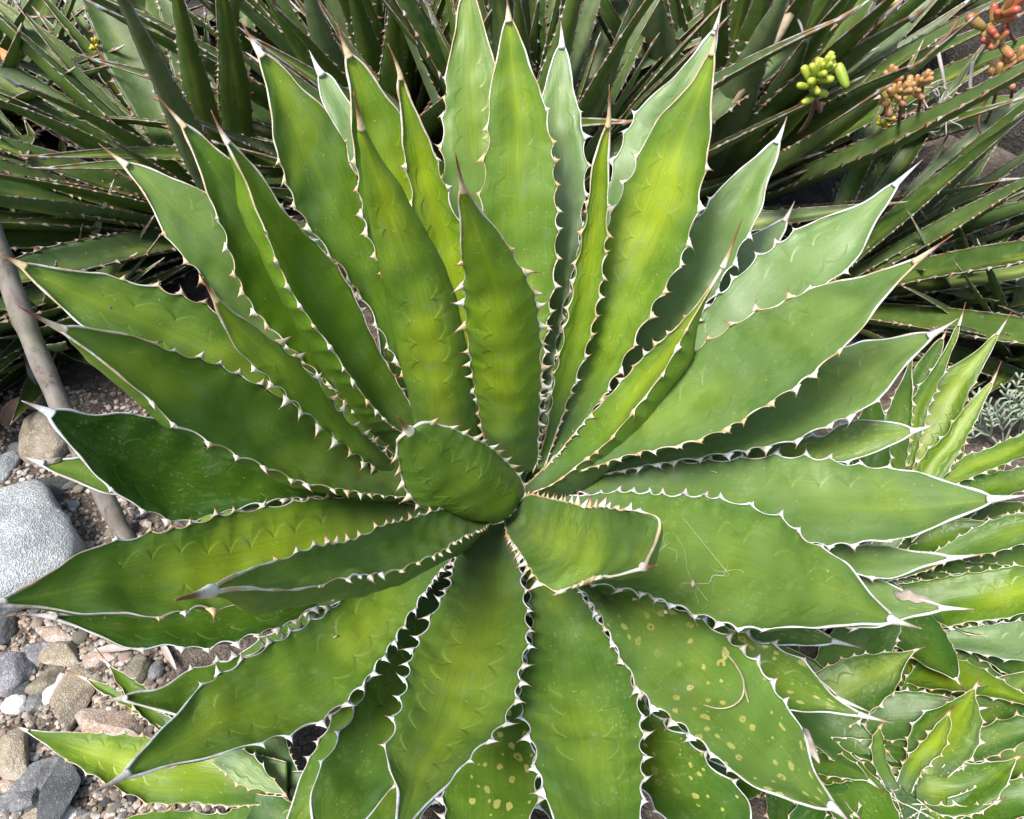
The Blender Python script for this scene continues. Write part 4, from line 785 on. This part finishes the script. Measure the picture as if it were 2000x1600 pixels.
stonecrop(1612, 130, 0.90, 'bean_lime', 19, .023, (.15, -.45, .8), 'yellow-green stonecrop sprig with plump beans among narrow leaves', at(1560, 260, 1.0))
stonecrop(1590, 192, 0.92, 'bean_lime', 2, .027, (-.9, -.2, -.2), 'two loose yellow-green stonecrop beans below the lime sprig', at(1605, 200, 0.95))
stonecrop(1740, 150, 1.10, 'bean_orange', 16, .021, (-.2, -.4, .8), 'orange stonecrop sprig beside a pale dry leaf scrap', at(1722, 225, 1.26))
stonecrop(1764, 176, 1.08, 'bean_orange', 16, .021, (.2, -.6, .6), 'orange-green stonecrop sprig hanging lowest in front of its neighbours', at(1755, 235, 1.26))
stonecrop(1806, 155, 1.12, 'bean_orange', 13, .021, (.2, -.5, .7), 'small orange stonecrop sprig above a tuft of dead stems', at(1790, 220, 1.28))
stonecrop(1735, 236, 1.26, 'bean_yellow', 7, .018, (0, -.7, .5), 'tiny yellowish stonecrop rosette with one red bean', at(1750, 260, 1.3))
stonecrop(1968, 18, 1.25, 'bean_red', 11, .033, (.1, -.6, .7), 'fat red stonecrop beans at the top against the boulder', at(1990, 80, 1.36))
stonecrop(1945, 76, 1.25, 'bean_red', 7, .028, (-.5, -.5, .3), 'red and green stonecrop beans behind a long narrow leaf', at(1990, 90, 1.36))
stonecrop(1990, 112, 1.28, 'bean_orange', 12, .032, (.1, -.4, .8), 'peach stonecrop rosette on the dark boulder', at(1975, 190, 1.36))
stonecrop(1958, 140, 1.28, 'bean_orange', 5, .028, (.1, -.5, .8), 'few peach stonecrop beans on a thin red stem', at(1925, 240, 1.36))
stonecrop(1722, 14, 1.3, 'bean_orange', 2, .030, (.5, -.5, .3), 'pair of amber stonecrop beans between narrow leaves', at(1700, 60, 1.36))
stonecrop(186, 84, 1.5, 'bean_yellow', 7, .016, (.3, -.4, .7), 'yellow stonecrop half hidden in the flat sweeping leaves', at(200, 130, 1.5))

def twig(pts, r0, label, mat='brown_stem', cat='twig', name='twig', r1=None):
    Q = catmull(np.asarray(pts), 26); ac = Acc(); ac.tube(Q - Q[0], np.linspace(r0, r1 or r0 * .6, 26), 6, 0.0); o = ac.build(name, mat, None); o.location = Q[0].tolist(); tag(o, label, cat)
twig([at(1550, 15, 1.10), at(1520, 70, 1.10), at(1470, 150, 1.11), at(1425, 215, 1.14)], .0065, 'long straw-coloured dry stem slanting between the narrow leaves', 'straw')
twig([at(1545, 20, 1.12), at(1562, 45, 1.10), at(1572, 80, 1.10)], .0022, 'short grey twig above the lime stonecrop sprig', 'dead_grey')
twig([at(1720, 222, 1.27), at(1760, 228, 1.26), at(1795, 212, 1.26), at(1815, 195, 1.27)], .0032, 'brown creeping stem carrying the orange stonecrop', 'brown_stem')
twig([at(1830, 90, 1.33), at(1840, 140, 1.32), at(1850, 190, 1.33), at(1860, 215, 1.34)], .003, 'grey hanging root in front of the dark boulder', 'dead_grey')
twig([at(1900, 120, 1.32), at(1895, 170, 1.32), at(1905, 205, 1.32), at(1885, 212, 1.31)], .003, 'hooked pale brown stem on the boulder', 'dead_grey')
twig([at(1960, 150, 1.33), at(1930, 190, 1.32), at(1912, 230, 1.32), at(1915, 262, 1.33)], .0024, 'thin red-brown stem trailing down the boulder', 'brown_stem')
twig([at(1870, 40, 1.36), at(1850, 70, 1.34), at(1800, 120, 1.33), at(1770, 150, 1.33)], .0026, 'thin brown stem crossing behind the orange stonecrop', 'brown_stem')
# tuft of dead stems
tf = empty('dead_tuft', at(1812, 210, 1.26).tolist(), 'tangled tuft of grey dead stems under the orange stonecrop', 'dead stems')
r = random.Random(3)
for i in range(26):
    ac = Acc(); a0 = np.array([r.uniform(-.03, .03), r.uniform(-.02, .02), r.uniform(-.03, .03)]); d = nrm(np.array([r.uniform(-1, 1), r.uniform(-1, .3), r.uniform(-1, 1)])) * r.uniform(.015, .04); k_ = np.array([r.uniform(-.01, .01) for _ in range(3)])
    ac.tube(np.stack([a0 + d * f + k_ * math.sin(f * 5) for f in np.linspace(0, 1, 7)]), .0011, 5, 0.0); ac.build('stem', 'dead_grey', tf)

# ------------------------------------------------------------------ things lying on the leaves
def on_leaf(key, px, py, lift=0.001):
    mp, Mv, nv_, A3, B3, cup, bl, loc = SURF[key]; i = int(np.argmin(np.sum((mp - [px, py]) ** 2, 1))); d = pdir(px, py)
    n = nv_[i]; q = CAM + d * (((Mv[i] - CAM) @ n) / (d @ n))
    h = (A3[i] - B3[i]) / 2; v = np.clip(((q - (A3[i] + B3[i]) / 2) @ h) / (h @ h), -1, 1)
    return CAM + d * (((Mv[i] - n * ((cup * 1.35 if cup > 0 else cup) * np.linalg.norm(h) * (1 - (v * v + .012) ** (0.72 if cup > 0 else 1.1)) - lift) - CAM) @ n) / (d @ n))
twig([on_leaf(26, *p, lift=l) for p, l in (((1410,1268),.003),((1435,1296),.006),((1452,1330),.009),((1450,1360),.008),((1432,1378),.006),((1405,1384),.004),((1374,1377),.003))], .0007, 'curved dry tendril lying on the yellow-spotted leaf', 'straw')
twig([on_leaf(26, *p, lift=.004) for p in ((1452,1335),(1456,1352),(1462,1372))], .0008, 'short side bit of straw next to the curved dry tendril', 'straw')
M = NT('papery'); geo = M.n('ShaderNodeTexCoord').outputs['Object']; a1 = M.noise(geo, 140.0, 4.0)
M.put(M.b.inputs['Base Color'], M.mix(a1, C4(.17, .115, .07), C4(.46, .43, .38))); M.b.inputs['Roughness'].default_value = .8; M.put(M.b.inputs['Normal'], M.bump(a1, .6, .002)); MAT['papery'] = M.m
def patch(key, pts, lift=.0009):
    bl, loc = SURF[key][6], SURF[key][7]; n = SURF[key][2][100 if len(SURF[key][2]) > 100 else 40]
    pts = np.asarray(pts, float); c = pts.mean(0); ring = []
    Pc = catmull(np.vstack([pts, pts[:1]]), 28)[:-1]; r = random.Random(int(c[0]))
    V = [on_leaf(key, *(c), lift=lift * 1.4) - loc]; V += [on_leaf(key, *(c + (p - c) * r.uniform(.9, 1.08)), lift=lift) - loc for p in Pc]
    m = len(Pc); V += [v_ - n * lift * .9 for v_ in V]
    Fc = [(0, 1 + i, 1 + (i + 1) % m) for i in range(m)] + [(1 + i, m + 2 + i, m + 2 + (i + 1) % m, 1 + (i + 1) % m) for i in range(m)] + [(m + 1, m + 2 + (i + 1) % m, m + 2 + i) for i in range(m)]
    o = mk('dead_patch', V, Fc, 'papery', bl); o['label'] = 'papery dead whitish brown patch on the blade'
patch(41, [(1745,1152),(1756,1156),(1772,1150),(1786,1160),(1800,1162),(1828,1178),(1806,1174),(1790,1179),(1775,1172),(1760,1174),(1752,1166)])
patch(26, [(1568,1418),(1578,1425),(1590,1455),(1602,1490),(1594,1485),(1578,1470),(1570,1450)])
patch(44, [(75,903),(100,896),(124,893),(116,902),(90,908)])
M = NT('web'); M.b.inputs['Base Color'].default_value = C4(.8, .8, .8); M.b.inputs['Roughness'].default_value = .4; MAT['web'] = M.m
wb = empty('spider_web', on_leaf(25, 1340, 1120).tolist(), 'torn white spider threads stretched over the broad pale leaf', 'spider web'); wl = np.asarray(wb.location)
r = random.Random(12)
hub = [(1316,1048),(1338,1085),(1356,1135),(1320,1110),(1400,1130),(1290,1060),(1360,1160),(1440,1110),(1270,1095),(1330,1010)]
for i in range(10):
    a_, b_ = r.choice(hub), r.choice(hub); a_ = (a_[0] + r.uniform(-40, 40), a_[1] + r.uniform(-25, 25)); b_ = (b_[0] + r.uniform(-20, 20), b_[1] + r.uniform(-20, 20))
    p0, p1 = on_leaf(25, *a_, lift=r.uniform(.001, .008)), on_leaf(25, *b_, lift=r.uniform(.001, .006)); f = np.linspace(0, 1, 8)[:, None]
    kk = np.array([r.uniform(-1, 1) for _ in range(3)]) * .003
    ac = Acc(); ac.tube(p0 + (p1 - p0) * f + kk * np.sin(f * 7) - wl, .000045, 4, 0.0); ac.build('thread', 'web', wb)
for i, (k_, px, py, s_) in enumerate([(25,1336,1024,.006),(25,1354,1138,.005),(24,1395,922,.004),(29,655,1243,.003),(25,1300,1195,.003),(26,1240,1170,.004),(35,212,600,.004)]):
    V, Fc = rock_shape(800 + i, 1, .5, .5); o = mk('plant_fragment', V * [s_, s_ * .45, s_ * .15], Fc, 'straw'); o.location = on_leaf(k_, px, py, .001).tolist(); o.rotation_euler = (R(30), 0, i * 1.3)
    tag(o, ['tiny star-shaped tan fragment caught in the spider threads', 'pale sliver of chaff below the torn spider threads', 'pale chaff bit on the leaf above the broad pale leaf', 'small brown seed husk on the long front leaf', 'small tan crumb near the edge of the broad pale leaf', 'tan crumb on the yellow-spotted leaf', 'pale crumb on the leaf behind the thick cane'][i], 'plant debris')

# dry brown leaf, orange petal, pale scraps
M = NT('dry_brown'); geo = M.n('ShaderNodeTexCoord').outputs['Object']; a1 = M.noise(geo, 60.0, 4.0)
M.put(M.b.inputs['Base Color'], M.mix(a1, C4(.12, .055, .03), C4(.27, .15, .095))); M.b.inputs['Roughness'].default_value = .45; MAT['dry_brown'] = M.m
M = NT('orange'); geo = M.n('ShaderNodeTexCoord').outputs['Object']; a1 = M.noise(M.scale(geo, (200, 20, 20)), 1.0, 2.0)
M.put(M.b.inputs['Base Color'], M.mix(a1, C4(.55, .14, .03), C4(.70, .26, .08))); M.b.inputs['Roughness'].default_value = .6; MAT['orange'] = M.m
def curled(name, mat, loc, L, W, curl, rot, label, cat):
    nu, nv = 18, 9; V = []; 
    for sgn in (1, -1):
        for i in range(nu):
            u = i / (nu - 1); w_ = W * math.sin(math.pi * (.06 + .9 * u)) ** .8
            for j in range(nv):
                v = -1 + 2 * j / (nv - 1); a = v * curl
                V.append((L * (u - .5), w_ * math.sin(a) / curl, w_ * (1 - math.cos(a)) / curl + .25 * L * (u - .5) ** 2 + sgn * .0004))
    Fc = []; m = nu * nv
    for i in range(nu - 1):
        for j in range(nv - 1):
            a = i * nv + j; Fc += [(a, a + nv, a + nv + 1, a + 1), (m + a, m + a + 1, m + a + nv + 1, m + a + nv)]
    per = [j for j in range(nv)] + [i * nv + nv - 1 for i in range(1, nu)] + [(nu - 1) * nv + j for j in range(nv - 2, -1, -1)] + [i * nv for i in range(nu - 2, 0, -1)]
    for a, b_ in zip(per, per[1:] + per[:1]): Fc.append((a, b_, m + b_, m + a))
    o = mk(name, V, Fc, mat); o.location = np.asarray(loc).tolist(); o.rotation_euler = rot; tag(o, label, cat)
g_ = ground_at(42, 830); curled('dry_leaf', 'dry_brown', g_ + [0, 0, .022], .042, .015, 1.1, (R(20), R(-25), R(70)), 'curled reddish brown dry leaf next to the rounded beige stone', 'dry leaf')
curled('petal', 'orange', at(8, 108, 1.55), .05, .008, .6, (R(40), R(25), R(-20)), 'orange petal stuck among the steep crossing leaves', 'petal')
curled('dry_leaf', 'straw', at(1722, 178, 1.21), .05, .010, .8, (R(40), R(-20), R(20)), 'cream dry leaf scrap behind the orange stonecrop', 'dry leaf')
curled('dry_leaf', 'dead_grey', ground_at(255, 1275) + [0, 0, .012], .06, .005, .8, (R(10), R(-5), R(8)), 'pale papery strip under the dark leaf by the olive stone', 'dry leaf')
curled('dry_leaf', 'dead_grey', ground_at(330, 1280) + [0, 0, .006], .05, .003, .8, (R(10), R(5), R(-50)), 'dry straw strip beside the round grey pebble', 'dry leaf')

# feathery grey plant
M = NT('feathery'); M.b.inputs['Base Color'].default_value = C4(.24, .30, .22); M.b.inputs['Roughness'].default_value = .7; MAT['feathery'] = M.m
fb = ground_at(1955, 880); fp = empty('feathery_plant', fb.tolist(), 'feathery grey-green herb with forked leaflets by the young agave', 'herb')
r = random.Random(21)
for i in range(11):
    ac = Acc(); az = r.uniform(-1.2, 1.8) + 1.2; el = r.uniform(.7, 1.35); L = r.uniform(.07, .13)
    d = np.array([math.cos(az) * math.cos(el), math.sin(az) * math.cos(el) * .6 - .1, math.sin(el)]); sd_ = nrm(np.cross(d, [0, -1, .6]))
    f = np.linspace(0, 1, 8)[:, None]; st = d * L * f + np.array([.02 * math.cos(az), 0, -.02]) * f ** 2; ac.tube(st, .0011, 5, 0.0)
    for k_ in range(3, 8):
        for sg in (-1, 1):
            l_ = .022 * r.uniform(.7, 1.2); b_ = st[k_]; e1 = b_ + (nrm(d) * .8 + sd_ * sg * .8) * l_; ac.tube(np.stack([b_, (b_ + e1) / 2 + d * .01, e1]), .0012, 5, 0.0)
            for s2 in (-1, 1): ac.tube(np.stack([e1, e1 + (nrm(d) + sd_ * (sg * .4 + s2 * .5)) * l_ * .45]), .0013, 5, 0.0)
    ac.build('frond', 'feathery', fp)
